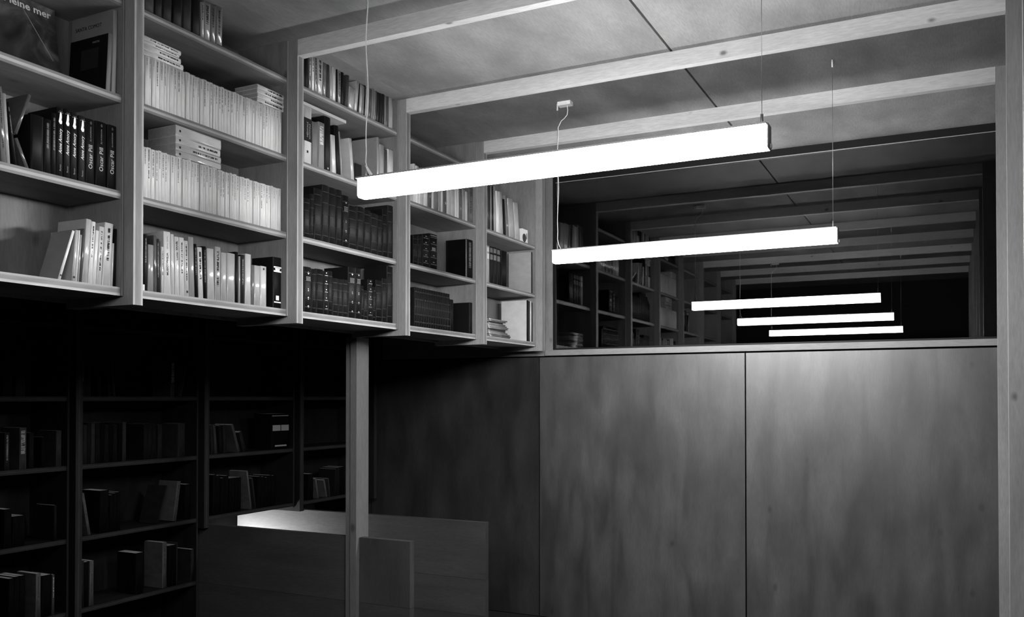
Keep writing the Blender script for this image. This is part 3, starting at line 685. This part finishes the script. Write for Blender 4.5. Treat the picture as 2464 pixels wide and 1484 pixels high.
# window: jamb, head, sill, pane
wi = MB()
wi.box((-2.536, W - .004, .336), (-2.514, W + .05, ZC)); wi.box((-2.514, W - .004, 1.533), (.335, W + .05, ZC)); wi.box((-2.514, W - .002, .336), (.335, W + .05, .348))
wn = struct(wi.build('window_1', [BLACKM]))
boxo('jamb_board', (-2.605, W + .000, .296), (-2.537, W + .011, ZC), [WOODD], wn)
boxo('sill_board', (-2.595, W - .010, .297), (.335, W + .03, .336), [SILL], wn)
boxo('head_bead', (-2.514, W - .006, 1.528), (.335, W - .001, 1.532), [WIRE], wn)
gm, nt, b = mat('window_glass')
tr = nt.nodes.new('ShaderNodeBsdfTransparent'); tr.inputs[0].default_value = (.75, .75, .75, 1)
gl = nt.nodes.new('ShaderNodeBsdfGlossy'); gl.inputs['Roughness'].default_value = .004; gl.inputs['Color'].default_value = (1, 1, 1, 1)
fr = nt.nodes.new('ShaderNodeFresnel'); fr.inputs['IOR'].default_value = 1.8
mx = nt.nodes.new('ShaderNodeMixShader'); nt.links.new(fr.outputs[0], mx.inputs[0]); nt.links.new(tr.outputs[0], mx.inputs[1]); nt.links.new(gl.outputs[0], mx.inputs[2])
nt.links.new(mx.outputs[0], nt.nodes['Material Output'].inputs['Surface'])
boxo('pane', (-2.514, W, .348), (.335, W + .006, 1.533), [gm], wn)

# ================================================================== timber frames (upright + beam + post)
fl = {-3: 'timber frame behind the camera, farthest from the window', -2: 'timber frame beside the camera, seen only mirrored in the window', -1: 'timber frame left of the leftmost bookcase bay',
      0: 'timber frame right of the leftmost bookcase bay, its beam above the photo', 1: 'timber frame whose beam runs along the top edge over the second and third bays',
      2: 'timber frame whose bright beam meets the ceiling joint, third upright from the left', 3: 'timber frame nearest the window, its beam just behind the front hanging lamp'}
for i in range(-3, 4):
    y1 = YR(i); y0 = y1 - PW
    t = thing('timber_frame', fl[i], 'frame', (-1.2, y1 - PW / 2, ZF), 'pale spruce frames across the room')
    M0 = Matrix.Translation((1.2, -(y1 - PW / 2), -ZF))
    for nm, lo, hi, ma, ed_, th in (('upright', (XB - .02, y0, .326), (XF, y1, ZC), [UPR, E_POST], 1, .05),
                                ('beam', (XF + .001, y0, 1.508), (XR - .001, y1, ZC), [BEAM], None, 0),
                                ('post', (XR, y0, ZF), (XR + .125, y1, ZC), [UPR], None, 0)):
        o = boxo(nm, lo, hi, ma, t, ed_, th); o.matrix_local = M0
t = boxo('end_upright', (XB - .02, YR(4) - PW, .326), (XF, YR(4), ZC), [UPR, E_POST], None, 1)
tag(t, 'pale end upright of the hanging bookcase beside the window', 'upright')
# round-section free standing column below
t = thing('column', 'pale square laminated column standing under the hanging bookcase', 'column', (-2.94, 4.02, ZF))
M0 = Matrix.Translation((2.94, -4.02, -ZF))
for k, (a, b_) in enumerate(((-2.981, -2.9445), (-2.9435, -2.903))):
    o = boxo('laminate', (a, 3.975 if k else 3.985, ZF), (b_, 4.088, .328), [COL], t); o.matrix_local = M0

# ================================================================== hanging bookcase, one unit per bay
SHZ = [(.358, .388), (.7005, .7285), (1.041, 1.069), (1.385, 1.413)]
bn = {-1: 'hanging bookcase bay behind the camera side, empty', 0: 'empty hanging bookcase bay left of the photo', 1: 'leftmost bay of the hanging bookcase, with a picture book facing out', 2: 'second bay of the hanging bookcase, with two rows of white paperbacks',
      3: 'third bay of the hanging bookcase, with two shelves of dark leather books', 4: 'fourth bay of the hanging bookcase, right of the lamp end', 5: 'last bay of the hanging bookcase, beside the window'}
for bay in range(-1, 6):
    y0, y1 = YR(bay - 2) + .0005, YR(bay - 1) - PW - .0005
    t = thing('bookcase', bn[bay], 'bookcase', ((XS + XB) / 2, (y0 + y1) / 2, .358), 'bays of the hanging bookcase')
    M0 = Matrix.Translation((-(XS + XB) / 2, -(y0 + y1) / 2, -.358))
    for k, (a, b_) in enumerate(SHZ):
        if bay == 5 and k == 3: continue
        o = boxo('shelf', (XB, y0 + .0125, a), (XS, y1 - .0125, b_), [WOOD, E_BOT if k == 0 else E_SHELF], t, 1); o.matrix_local = M0
    for a, b_ in ((y0, y0 + .0120), (y1 - .0120, y1)):
        o = boxo('side_panel', (XB, a, .358), (XS + .002, b_, ZC - .001), [WOOD, E_SHELF], t, 1, .02); o.matrix_local = M0
    o = boxo('back_panel', (XB - .015, y0, .345), (XB - .0005, y1, ZC - .001), [WOODD], t); o.matrix_local = M0

# ================================================================== lower bookcase against the stair
LX, LXF, LB = -4.05, -4.0, -4.34
lb = {10: 'lower bookcase bay below the left edge, in the dark', 11: 'lower bookcase bay at the far left, in deep shadow', 12: 'second bay of the lower bookcase, in deep shadow', 13: 'third bay of the lower bookcase, ending above the stair guard', 14: 'fourth bay of the lower bookcase, just left of the column'}
LSH = [-1.475, -1.10, -.727, -.352, .003, .375, .745]
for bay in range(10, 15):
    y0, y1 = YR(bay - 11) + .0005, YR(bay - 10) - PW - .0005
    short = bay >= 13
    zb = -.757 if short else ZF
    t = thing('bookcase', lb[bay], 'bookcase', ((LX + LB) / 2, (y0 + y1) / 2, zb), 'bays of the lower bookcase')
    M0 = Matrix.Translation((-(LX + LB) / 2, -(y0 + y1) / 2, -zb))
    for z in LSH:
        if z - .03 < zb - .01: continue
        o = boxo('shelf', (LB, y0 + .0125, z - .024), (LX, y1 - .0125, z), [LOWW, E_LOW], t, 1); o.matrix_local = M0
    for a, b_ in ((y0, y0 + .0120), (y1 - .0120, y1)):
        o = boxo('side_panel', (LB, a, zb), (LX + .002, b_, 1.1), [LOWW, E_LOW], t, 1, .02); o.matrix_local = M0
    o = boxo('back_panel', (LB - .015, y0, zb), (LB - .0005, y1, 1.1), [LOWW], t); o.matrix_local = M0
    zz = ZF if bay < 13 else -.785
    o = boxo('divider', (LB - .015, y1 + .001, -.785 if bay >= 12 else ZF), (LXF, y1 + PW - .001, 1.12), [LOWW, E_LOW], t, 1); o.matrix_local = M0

# ================================================================== plank guards around the stair
def guard(label, y0, y1, spans, zt, loc, gm_=GUARD):
    t = thing('stair_guard', label, 'guard', loc)
    M0 = Matrix.Translation(-Vector(loc))
    for x0, x1 in spans:
        z = zt
        for h in (.355, .225, .3):
            zb = max(ZF, z - h + .0015)
            if z <= ZF + .01: break
            o = boxo('plank', (x0, y0, zb), (x1, y1, z), [gm_], t); o.matrix_local = M0
            z -= h
    return t
guard('near wooden stair guard, its panels on both sides of the column', 4.00, 4.04, [(-5.19, -2.985), (-2.899, -2.572)], -.768, (-3.6, 4.02, ZF))
guard('narrow baffle board added to stop lamp light leaking past the far guard', 4.045, 4.865, [(-4.64, -4.606)], -.777, (-4.62, 4.45, ZF), BACKM)  # added black baffle, keeps the stair lamp from spilling to the left
guard('far wooden stair guard, its left end brightly lit below the bookcase', 4.87, 4.91, [(-4.603, -2.579)], -.777, (-3.6, 4.89, ZF))
t = thing('stair_lamp', 'small wall lamp hidden behind the stair guard', 'lamp', (-4.495, 4.52, -1.15))
boxo('housing', (-.10, -.02, -.05), (.10, .02, .05), [BLACKM], t)
boxo('lens', (-.09, .021, -.04), (.09, .024, .04), [STAIRL], t)
boxo('bracket', (-.1155, -.01, -.01), (-.101, .01, .01), [BLACKM], t)

# ================================================================== hanging lamps
XL_, XRr, ZT, ZB = -1.907, -.464, .789, .719
LW = .026
def lamp(y, label, LAMP=LAMP):
    t = thing('pendant_lamp', label, 'lamp', ((XL_ + XRr) / 2, y, ZB), 'linear lamps hung between the frames')
    hl = (XRr - XL_) / 2
    # diffuser: bevelled opal tray
    prof = [(-LW, .064), (-LW, .006), (-LW + .006, 0), (LW - .006, 0), (LW, .006), (LW, .064)]
    m = MB(); x0, x1 = -hl + .004, hl - .004
    for (a, za), (b_, zb) in zip(prof, prof[1:]):
        m.quad([(x0, b_, zb), (x0, a, za), (x1, a, za), (x1, b_, zb)][::-1])
    m.quad([(x0, LW, .064), (x0, -LW, .064), (x1, -LW, .064), (x1, LW, .064)][::-1])
    m.build('diffuser', [LAMP], t)
    boxo('top_rail', (-hl + .004, -LW - .014, .0645), (hl - .004, LW + .014, .070), [METAL], t)
    for s in (-1, 1):
        m = MB(); xa, xb = sorted((s * (hl - .0035), s * hl))
        for x, rev in ((xa, 1), (xb, 0)):
            ps = [(x, a, z) for a, z in prof] + [(x, LW, .070), (x, -LW, .070)]
            m.quad(ps if rev else ps[::-1], 0, [(0, 0)] * len(ps))
        pr2 = prof + [(LW, .070), (-LW, .070)]
        for (a, za), (b_, zb) in zip(pr2, pr2[1:] + pr2[:1]): m.quad([(xa, a, za), (xb, a, za), (xb, b_, zb), (xa, b_, zb)])
        m.build('end_cap', [METAL], t)
        c = MB(); c.box((s * hl - (.006 if s < 0 else -.001), -.006, .002), (s * hl + (.006 if s > 0 else -.001), .004, .014)); c.build('end_clip', [WHITEM], t)
    zc = ZC - ZB
    for s in (-1, 1):
        x = s * (hl - .022)
        m = MB(); m.tube([(x, 0, .07), (x, 0, zc - .035)], .0011, 5); m.build('suspension_wire', [WIRE], t)
        m = MB(); m.tube([(x, 0, .0705), (x, 0, .104)], .0042, 8); m.build('wire_gripper', [METAL], t)
        m = MB(); m.tube([(x, 0, zc - .036), (x, 0, zc - .0005)], .004, 8); m.build('ceiling_anchor', [WHITEM], t)
    # power cord from the ceiling block to the left end
    x = -(hl - .022)
    pts = [(x + .062, -.012, zc - .021), (x + .063, -.006, zc - .045), (x + .058, -.004, zc - .07), (x + .040, 0, zc - .085), (x + .022, .002, zc - .095), (x + .012, 0, zc - .115), (x + .004, 0, zc - .13)]
    z = zc - .15
    while z > .16: pts.append((x + .0035 + .0025 * math.sin(z * 19), .003 * math.cos(z * 17), z)); z -= .03
    pts += [(x + .002, -.004, .13), (x + .009, -.004, .10), (x + .022, 0, .0705)]
    m = MB(); m.tube(pts, .0022, 6); m.build('power_cord', [CORD], t)
    m = MB(); m.box((x + .012, -.030, zc - .021), (x + .086, .012, zc - .0005)); m.build('ceiling_block', [WHITEM], t)
    return t
Y1 = 2.6356
lamp(Y1, 'nearest and largest glowing linear lamp, hanging in front of the bookcase')
lamp(Y1 + 2 * S, 'smaller glowing linear lamp, hanging farther back before the window')
lamp(Y1 - 2 * S, 'glowing linear lamp above the camera, seen only as lowest window reflection', LAMP0)

# ================================================================== books
ORD = 'zeroth first second third fourth fifth sixth seventh eighth ninth tenth eleventh twelfth thirteenth fourteenth fifteenth sixteenth seventeenth eighteenth nineteenth twentieth'.split()
def ordn(n):
    if n <= 20: return ORD[n]
    tens = {2: 'twenty', 3: 'thirty', 4: 'forty'}[n // 10]
    return (tens if n % 10 else {3: 'thirtieth', 4: 'fortieth'}[n // 10]) + ('-' + ORD[n % 10] if n % 10 else '')
def tword(t): return 'white' if t > .7 else 'light grey' if t > .48 else 'mid-grey' if t > .28 else 'dark grey' if t > .14 else 'black'
ROWN = {'b': 'bottom shelf', '2': 'second shelf up', '3': 'third shelf up', 't': 'top shelf'}
LROW = {'a': 'topmost visible shelf', 'b': 'second visible shelf', 'c': 'third visible shelf', 'd': 'lowest visible shelf'}
BAYN = {1: 'leftmost bay', 2: 'second bay', 3: 'third bay', 4: 'fourth bay', 5: 'bay by the window', 11: 'first lower bay', 12: 'second lower bay', 13: 'third lower bay', 14: 'lower bay by the column'}
CT = .0014
def cover_mesh(t, h, d, bulge, mats, name='cover'):
    """shell with a rounded spine (mat 0 = spine, uv 0..1), boards (mat 1)"""
    m = MB(); n = 6; ct = min(CT, t * .2)
    arc = [(bulge * (1 - ((2 * k / n) - 1) ** 2) - bulge, -t / 2 + t * k / n) for k in range(n + 1)]   # x <= 0, y
    for k in range(n):
        (xa, ya), (xb, yb) = arc[k], arc[k + 1]
        m.quad([(xa, ya, 0), (xb, yb, 0), (xb, yb, h), (xa, ya, h)], 0, [(k / n, 0), ((k + 1) / n, 0), ((k + 1) / n, 1), (k / n, 1)], True)
    xe = -bulge
    for s in (-1, 1):
        y = s * t / 2; yi = y - s * ct
        out = [(xe, y, 0), (-d, y, 0), (-d, y, h), (xe, y, h)]
        uv = [(0, 0), (d * 8, 0), (d * 8, h * 5), (0, h * 5)]
        m.quad(out if s > 0 else out[::-1], 1, uv if s > 0 else uv[::-1])
        inn = [(xe, yi, 0), (-d, yi, 0), (-d, yi, h), (xe, yi, h)]
        m.quad(inn[::-1] if s > 0 else inn, 1, uv)
        e = [(-d, y, 0), (-d, yi, 0), (-d, yi, h), (-d, y, h)]; m.quad(e if s < 0 else e[::-1], 1, uv)
        for z in (0, h):
            q = [(xe, y, z), (-d, y, z), (-d, yi, z), (xe, yi, z)]
            m.quad(q if (s > 0) == (z == 0) else q[::-1], 1, uv)
    for z in (0, h):                                   # spine thickness at head and tail
        q = [(x, y, z) for x, y in arc] + [(xe - ct, t / 2 - ct, z), (xe - ct, -t / 2 + ct, z)]
        m.quad(q[::-1] if z == 0 else q, 0, [(0, z / h)] * len(q))
    return m.mesh(name, mats)
def sq(m, y0, y1, z0, z1, x=.0006, mi=0): m.box((x - .0012, y0, z0), (x, y1, z1), mi)
def make_book(t, h, d, tn, kind, o):
    """returns the cover object (the thing) with its parts as children"""
    bulge = {'d': .003, 'w': .0007, 'p': .0022, 'm': .0006, 'b': .004, 'l': .005}[kind]; bulge = min(bulge, t * .28)
    if kind == 'l': tn *= .8
    sm = cover(tn, kind, 3 if kind == 'w' else o.get('pr', 0), o.get('pl', 0) if o.get('pl', 0) in (1, 2, 3) else 0)
    cm = cover(o.get('ct', tn), kind)
    nm = {'d': 'book', 'm': 'magazine', 'w': 'paperback', 'p': 'paperback', 'l': 'leather_book', 'b': 'book'}[kind]
    r = link(nm, cover_mesh(t, h, d, bulge, [sm, cm]))
    ct = min(CT, t * .2); ins = .003 if kind in 'bl' else .0006
    m = MB(); m.box((-d + ins, -t / 2 + ct + .0001, ins), (-bulge - ct - .0002, t / 2 - ct - .0001, h - ins)); m.build('page_block', [PAPER], r)
    if kind == 'l':
        m = MB(); nb = 5 if h > .15 else 4
        for k in range(nb):
            z = h * (.12 + .76 * k / (nb - 1)) if nb > 1 else h / 2
            for q in range(4):
                ya = -t * .46 + t * .92 * q / 4; yb = ya + t * .23
                xa, xb = [bulge * (1 - (2 * yy / t) ** 2) - bulge + .0018 for yy in (ya, yb)]
                m.quad([(xa, ya, z - .002), (xb, yb, z - .002), (xb, yb, z + .002), (xa, ya, z + .002)], 0)
                for zz, dn in ((z - .002, 1), (z + .002, 0)):
                    qd = [(xa, ya, zz), (xb, yb, zz), (xb - .003, yb, zz), (xa - .003, ya, zz)]
                    m.quad(qd[::-1] if dn else qd, 0)
        m.build('raised_bands', [cover(min(.5, tn + .04), 'b')], r)['kind'] = 'stuff'
        gd = o.get('gd', 0)
        if gd == 2:
            for k in range(nb - 0):
                z = h * (.04 + .92 * (k + .5) / nb)
                if k == nb - 1 - 1: 
                    continue
                m = MB(); s = min(t * .26, .006); x = .0008
                m.quad([(x, 0, z - s * 1.2), (x, s, z), (x, 0, z + s * 1.2), (x, -s, z)]); m.build('gilt_diamond', [GOLD], r)
            m = MB()
            for k in range(4): sq(m, -t * .3, t * .3, h * (.70 + .025 * k), h * (.712 + .025 * k))
            m.build('gilt_title', [GOLDD], r)
        elif gd:
            m = MB()
            for k in range(nb):
                z = h * (.12 + .76 * k / (nb - 1))
                if gd == 1: sq(m, -t * .1, t * .1, z + h * .07, z + h * .07 + .004); sq(m, -t * .36, t * .36, z + .004, z + .0055)
                else: sq(m, -t * .4, t * .4, z + .003, z + .0045)
            m.build('gilt_tooling', [GOLD if gd == 1 else GOLDD], r)['kind'] = 'stuff'
    if o.get('gb') == 1:
        m = MB()
        for z, hh, wv in ((.79, .006, .9), (.765, .008, .55), (.735, .008, .5), (.71, .006, .9), (.16, .02, .35), (.11, .005, .8)): sq(m, -t * wv / 2, t * wv / 2, h * z, h * z + hh)
        m.build('gilt_bands', [cover(.95, 'p')], r)
    if o.get('gb') == 2:
        m = MB(); sq(m, -t * .4, t * .4, h * .94, h * .96); sq(m, -t * .2, t * .2, h * .52, h * .62); m.build('gilt_title', [GOLD], r)
    if 'dot' in o and o['dot'] != 0:
        q = MB(); z = {1: .085, 2: .93, 3: .06}[o['dot']] * h; rr = min(.005, t * .32)
        c = [(.0007, rr * math.cos(a * .7854), z + rr * math.sin(a * .7854)) for a in range(8)]; q.quad(c, 0, [(0, 0)] * 8)
        q.build('publisher_mark', [cover(.6 if o['dot'] == 3 else .04)], r)
    if o.get('st') == 2:
        m = MB(); sq(m, -t * .45, t * .4, h * .93, h * .95); sq(m, -t * .42, -t * .02, h * .52, h * .68); sq(m, t * .02, t * .42, h * .52, h * .68); sq(m, -t * .3, t * .3, h * .08, h * .12)
        m.build('pale_labels', [cover(.55)], r)
    tx = o.get('tx'); wt = cover(.9, 'w'); gy = cover(.5, 'w'); bk = cover(.1, 'w')
    up = lambda s, z, L_, size, mm, yo=0, sh=0, bo=0, nme='spine_title': letter(nme, s, size, mm, r, (.0007, yo, z), UPSPINE, sh, bo, L_)
    if tx == 'A':
        m = MB(); pts = [(0, .032), (.0035, .026), (.0045, .014), (.003, .006), (.006, 0), (.004, -.008), (-.002, -.009), (-.007, -.002), (-.004, .012), (-.003, .024)]
        m.quad([(.0008, a, h * .80 + b_) for a, b_ in pts][::-1], 0, [(0, 0)] * len(pts)); m.build('white_emblem', [cover(.98, 'p')], r)
        up('Anne Amory', h * .34, h * .36, .016, wt, sh=.25); up('Roman', h * .09, h * .09, .009, gy, nme='publisher_name')
        m = MB(); sq(m, -t * .38, t * .42, h * .925, h * .93); sq(m, -t * .2, t * .3, h * .945, h * .948); m.build('head_lines', [gy], r)
    if tx == 'O':
        up('Oscar Pill', h * .24, h * .36, .022, cover(.72, 'w')); up('ELI ANDERSON', h * .66, h * .22, .0075, gy, nme='author_name')
        m = MB(); c = [(.0008, .004 * math.cos(a * .7854), h * .94 + .006 * math.sin(a * .7854)) for a in range(8)]; m.quad(c, 0, [(0, 0)] * 8); m.build('small_emblem', [cover(.25)], r)
    if tx == 'M': up('MUSICOPHILIA', h * .3, h * .36, .011, bk, bo=.0002); up('Oliver Sacks', h * .72, h * .2, .006, gy, nme='author_name')
    if tx == 'L': up('Lucien ISRAËL', h * .60, h * .33, .010, bk, bo=.0003)
    if tx == 'N':
        m = MB(); sq(m, -t * .49, t * .49, h * .40, h * .80, .0004); m.build('dark_band', [cover(.12)], r)
        up('MÉDICALE', h * .47, h * .26, .013, cover(.6, 'w'), -.004); up('NATIONALE', h * .45, h * .26, .013, cover(.6, 'w'), .012)
        m = MB(); sq(m, -.008, .002, h * .20, h * .24); m.build('small_mark', [bk], r)
    if tx == 'S':
        y = -t / 2 - .0006
        letter('cover_title', 'SANTA COMOT', .02, bk, r, (-d + .02, y, h * .86), FACENY, 0, 0, d * .62)
        m = MB(); hd = [(.018 * math.cos(a * .5236) * .8, .024 * math.sin(a * .5236)) for a in range(12)]
        m.quad([(-d * .36 + a, y, h * .66 + b_) for a, b_ in hd], 0, [(0, 0)] * 12)
        sh = [(-.05, 0), (.045, 0), (.035, .03), (.012, .05), (-.012, .05), (-.038, .028)]
        m.quad([(-d * .36 + a, y, h * .53 + b_) for a, b_ in sh], 0, [(0, 0)] * 6); m.build('cover_silhouette', [cover(.16)], r)
    if tx == 'B':
        y = -t / 2 - .0006
        letter('cover_title', 'MARTIN', .01, gy, r, (-d * .42, y, h * .9), FACENY, 0, 0, .035)
        m = MB(); m.box((-d * .7, y, h * .45), (-d * .25, y + .0004, h * .8)); m.build('cover_picture', [cover(.14)], r)
    return r
rows = {}
for b_ in BOOKS: rows.setdefault((b_[0], b_[1]), []).append(b_)
for (bay, rk), lst in rows.items():
    lst.sort(key=lambda b: b[2]); k = 0
    for (_, _, y, z, t, h, d, lean, tn, kind, x, o) in lst:
        k += 1
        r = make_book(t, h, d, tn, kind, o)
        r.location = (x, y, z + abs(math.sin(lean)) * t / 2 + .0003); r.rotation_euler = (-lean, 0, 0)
        where = BAYN[bay] + ', ' + (ROWN if bay < 10 else LROW)[rk]
        if kind == 'w':
            tag(r, 'white paperback in the tight uniform row, second bay, ' + ROWN[rk], 'book', 'uniform white paperbacks on the ' + ROWN[rk]); continue
        if bay == 4 and rk == 'b' and o.get('gd') == 3:
            tag(r, 'dark leather volume of the uniform set, fourth bay, bottom shelf', 'book', 'uniform leather set'); continue
        kd = {'d': 'book', 'p': 'paperback', 'm': 'magazine', 'l': 'leather book', 'b': 'book'}[kind]
        ad = ('leaning ' if abs(lean) > .06 else '') + ('thin ' if t < .009 else 'thick ' if t > .035 else '')
        tag(r, f'{ad}{tword(tn)} {kd}, {ordn(k)} from left, {where}', 'book', f'books on the {(ROWN if bay < 10 else LROW)[rk]} of the {BAYN[bay]}')
# ---- books lying flat in stacks: spine towards the room, head to the right
def flat(y0, L_, z, th, d, tn, kind, o, label, group, x=-2.634, yaw=0):
    r = make_book(th - .0006, L_, d, tn, kind, o); r.rotation_euler = (-math.pi / 2, 0, yaw) if False else (-math.pi / 2, 0, 0)
    r.location = (x, y0, z + th / 2)
    if yaw: r.rotation_euler = (Euler((-math.pi / 2, 0, 0)).to_matrix().to_4x4()).to_euler(); r.matrix_world = Matrix.Translation((x, y0, z + th / 2)) @ Matrix.Rotation(yaw, 4, 'Z') @ Matrix.Rotation(-math.pi / 2, 4, 'X')
    tag(r, label, 'book', group)
    return r
PN = ['bottom', 'second from the bottom', 'third from the bottom', 'top']
z = 1.069 + .1875
for k, (L_, th) in enumerate(((.2, .021), (.19, .021), (.18, .012), (.19, .0175))):
    flat(2.287, L_, z, th, .125, .84, 'p', {'pr': 1}, f'white paperback lying flat, {PN[k]} of left stack on third shelf, second bay', 'left stack on white paperbacks', x=-2.634 - .002 * (k % 2)); z += th + .0002
z = 1.069 + .1935
for k, th in enumerate((.0185, .0185, .0185, .0185)):
    flat(2.896 + .002 * (k % 2), .166, z, th, .13, .84, 'p', {'pr': 2}, f'white paperback lying flat, {PN[k]} of right stack on third shelf, second bay', 'right stack on white paperbacks'); z += th + .0002
z = .7285 + .1905
for k, (th, tn) in enumerate(((.024, .74), (.026, .74), (.029, .78), (.041, .8))):
    flat(2.452, .234 - .004 * (k == 2), z, th, .15, tn, 'p', {'dot': 1, 'pr': 1 if k in (1, 2) else 0}, f'thick white book lying flat, {PN[k]} of stack on second shelf, second bay', 'stack on lower white paperbacks'); z += th + .0002
flat(2.665, .20, 1.4132, .011, .14, .4, 'm', {}, 'thin grey booklet lying flat on the top shelf, second bay', 'booklet')
z = .3882
for k in range(13):
    flat(5.02 - .001 * k + random.uniform(-.012, .012), .29 - .004 * k + .03 * math.sin(k * 1.1), z, .0088, .2, random.choice([.3, .45, .2, .5, .36]), 'm', {}, f'magazine lying flat, {ordn(k + 1)} from the bottom of the stack by the window', 'magazine stack, bottom shelf by the window', x=-2.632 + random.uniform(-.006, .002)); z += .0090
# folder on top of the tall books, bay 3
fo = boxo('folder', (-2.80, 3.19, 1.336), (-2.632, 3.515, 1.350), [cover(.66, 'w'), cover(.6, 'w')], None)
tag(fo, 'long pale flat folder lying on books just under the top shelf, third bay', 'folder')
# picture book facing out, bay 1
t = thing('picture_book', 'large picture book facing out against the back, leftmost bay third shelf', 'book', (-2.80, 1.93, 1.0720))
t.rotation_euler = (0, math.radians(-8), 0)
cvm, nt, b = mat('seascape_cover'); L = nt.links.new
g = N(nt, 'ShaderNodeTexNoise'); g.inputs['Scale'].default_value = 9; g.inputs['Detail'].default_value = 7; g.inputs['Distortion'].default_value = 1.2
tc = nt.nodes.new('ShaderNodeTexCoord'); L(tc.outputs['Object'], g.inputs['Vector'])
sp = nt.nodes.new('ShaderNodeSeparateXYZ'); L(tc.outputs['Object'], sp.inputs[0])
r1 = ramp(nt, [(.32, .02), (.5, .08), (.62, .2), (.72, .4)]); L(g.outputs['Fac'], r1.inputs['Fac'])
r2 = ramp(nt, [(.0, .12), (.2, .25), (.33, 1)]); L(sp.outputs['Z'], r2.inputs['Fac'])
mx = nt.nodes.new('ShaderNodeMix'); mx.data_type = 'RGBA'; mx.blend_type = 'MULTIPLY'; mx.inputs[0].default_value = 1
L(r1.outputs[0], mx.inputs[6]); L(r2.outputs[0], mx.inputs[7]); L(mx.outputs[2], b.inputs['Base Color']); b.inputs['Roughness'].default_value = .35
boxo('cover', (-.0015, -.16, 0), (0, .16, .305), [cvm], t); boxo('back_cover', (-.0175, -.16, 0), (-.016, .16, .305), [cvm], t)
boxo('page_block', (-.0155, -.157, .003), (-.002, .157, .302), [PAPER], t)
letter('cover_title', 'Pleine mer', .036, cover(.85, 'w'), t, (.0008, -.035, .276), FACEX, 0, .0006, .175)
m = MB(); a = Vector((.0009, .03, .27)); c = Vector((.0009, .135, .11)); n = Vector((0, .0016, .001)); m.quad([a, c, c + n, a + n][::-1]); m.build('cover_line', [cover(.6)], t)
# small things on the third bay's third shelf
t = boxo('card', (-2.645, 3.60, 1.0695), (-2.641, 3.655, 1.165), [cover(.12)]); tag(t, 'small dark card standing beside the pale leaning book, third bay', 'card')
t = MB(); t.box((-.0015, -.007, 0), (.0015, .007, .17)); t = t.build('ruler', [cover(.62, 'p')]); t.location = (-2.630, 3.815, 1.0760); t.rotation_euler = (1.0, 0, 0); tag(t, 'pale ruler leaning on the shelf behind the lamp end, third bay', 'ruler')
r = make_book(.011, .145, .12, .34, 'p', {}); r.location = (-2.641, 1.81, .835); r.rotation_euler = (-.33, 0, 0); tag(r, 'mid-grey book tilted to the right over leaning books, leftmost bay, second shelf up', 'book')
t = boxo('box', (-2.66, 3.735, 1.0695), (-2.645, 3.79, 1.145), [cover(.2)]); tag(t, 'small dark box before the large pale cover, third bay', 'box')
t = boxo('card', (-2.64, 2.291, .3885), (-2.636, 2.312, .412), [cover(.75)]); tag(t, 'small white card at the left end of the bottom shelf, second bay', 'card')
# white box with a dark disc, by the window
t = thing('box', 'small white box with a dark round disc, third shelf by the window', 'box', (-2.68, 5.56, 1.0692))
boxo('carton', (-.045, -.045, 0), (.045, .045, .095), [cover(.84, 'w')], t)
m = MB(); m.quad([(.046, -.012 + .03 * math.cos(a * .3927), .034 + .03 * math.sin(a * .3927)) for a in range(16)], 0, [(0, 0)] * 16); m.build('disc', [cover(.24)], t)
boxo('label', (.0455, .018, .03), (.0458, .034, .07), [cover(.5)], t)
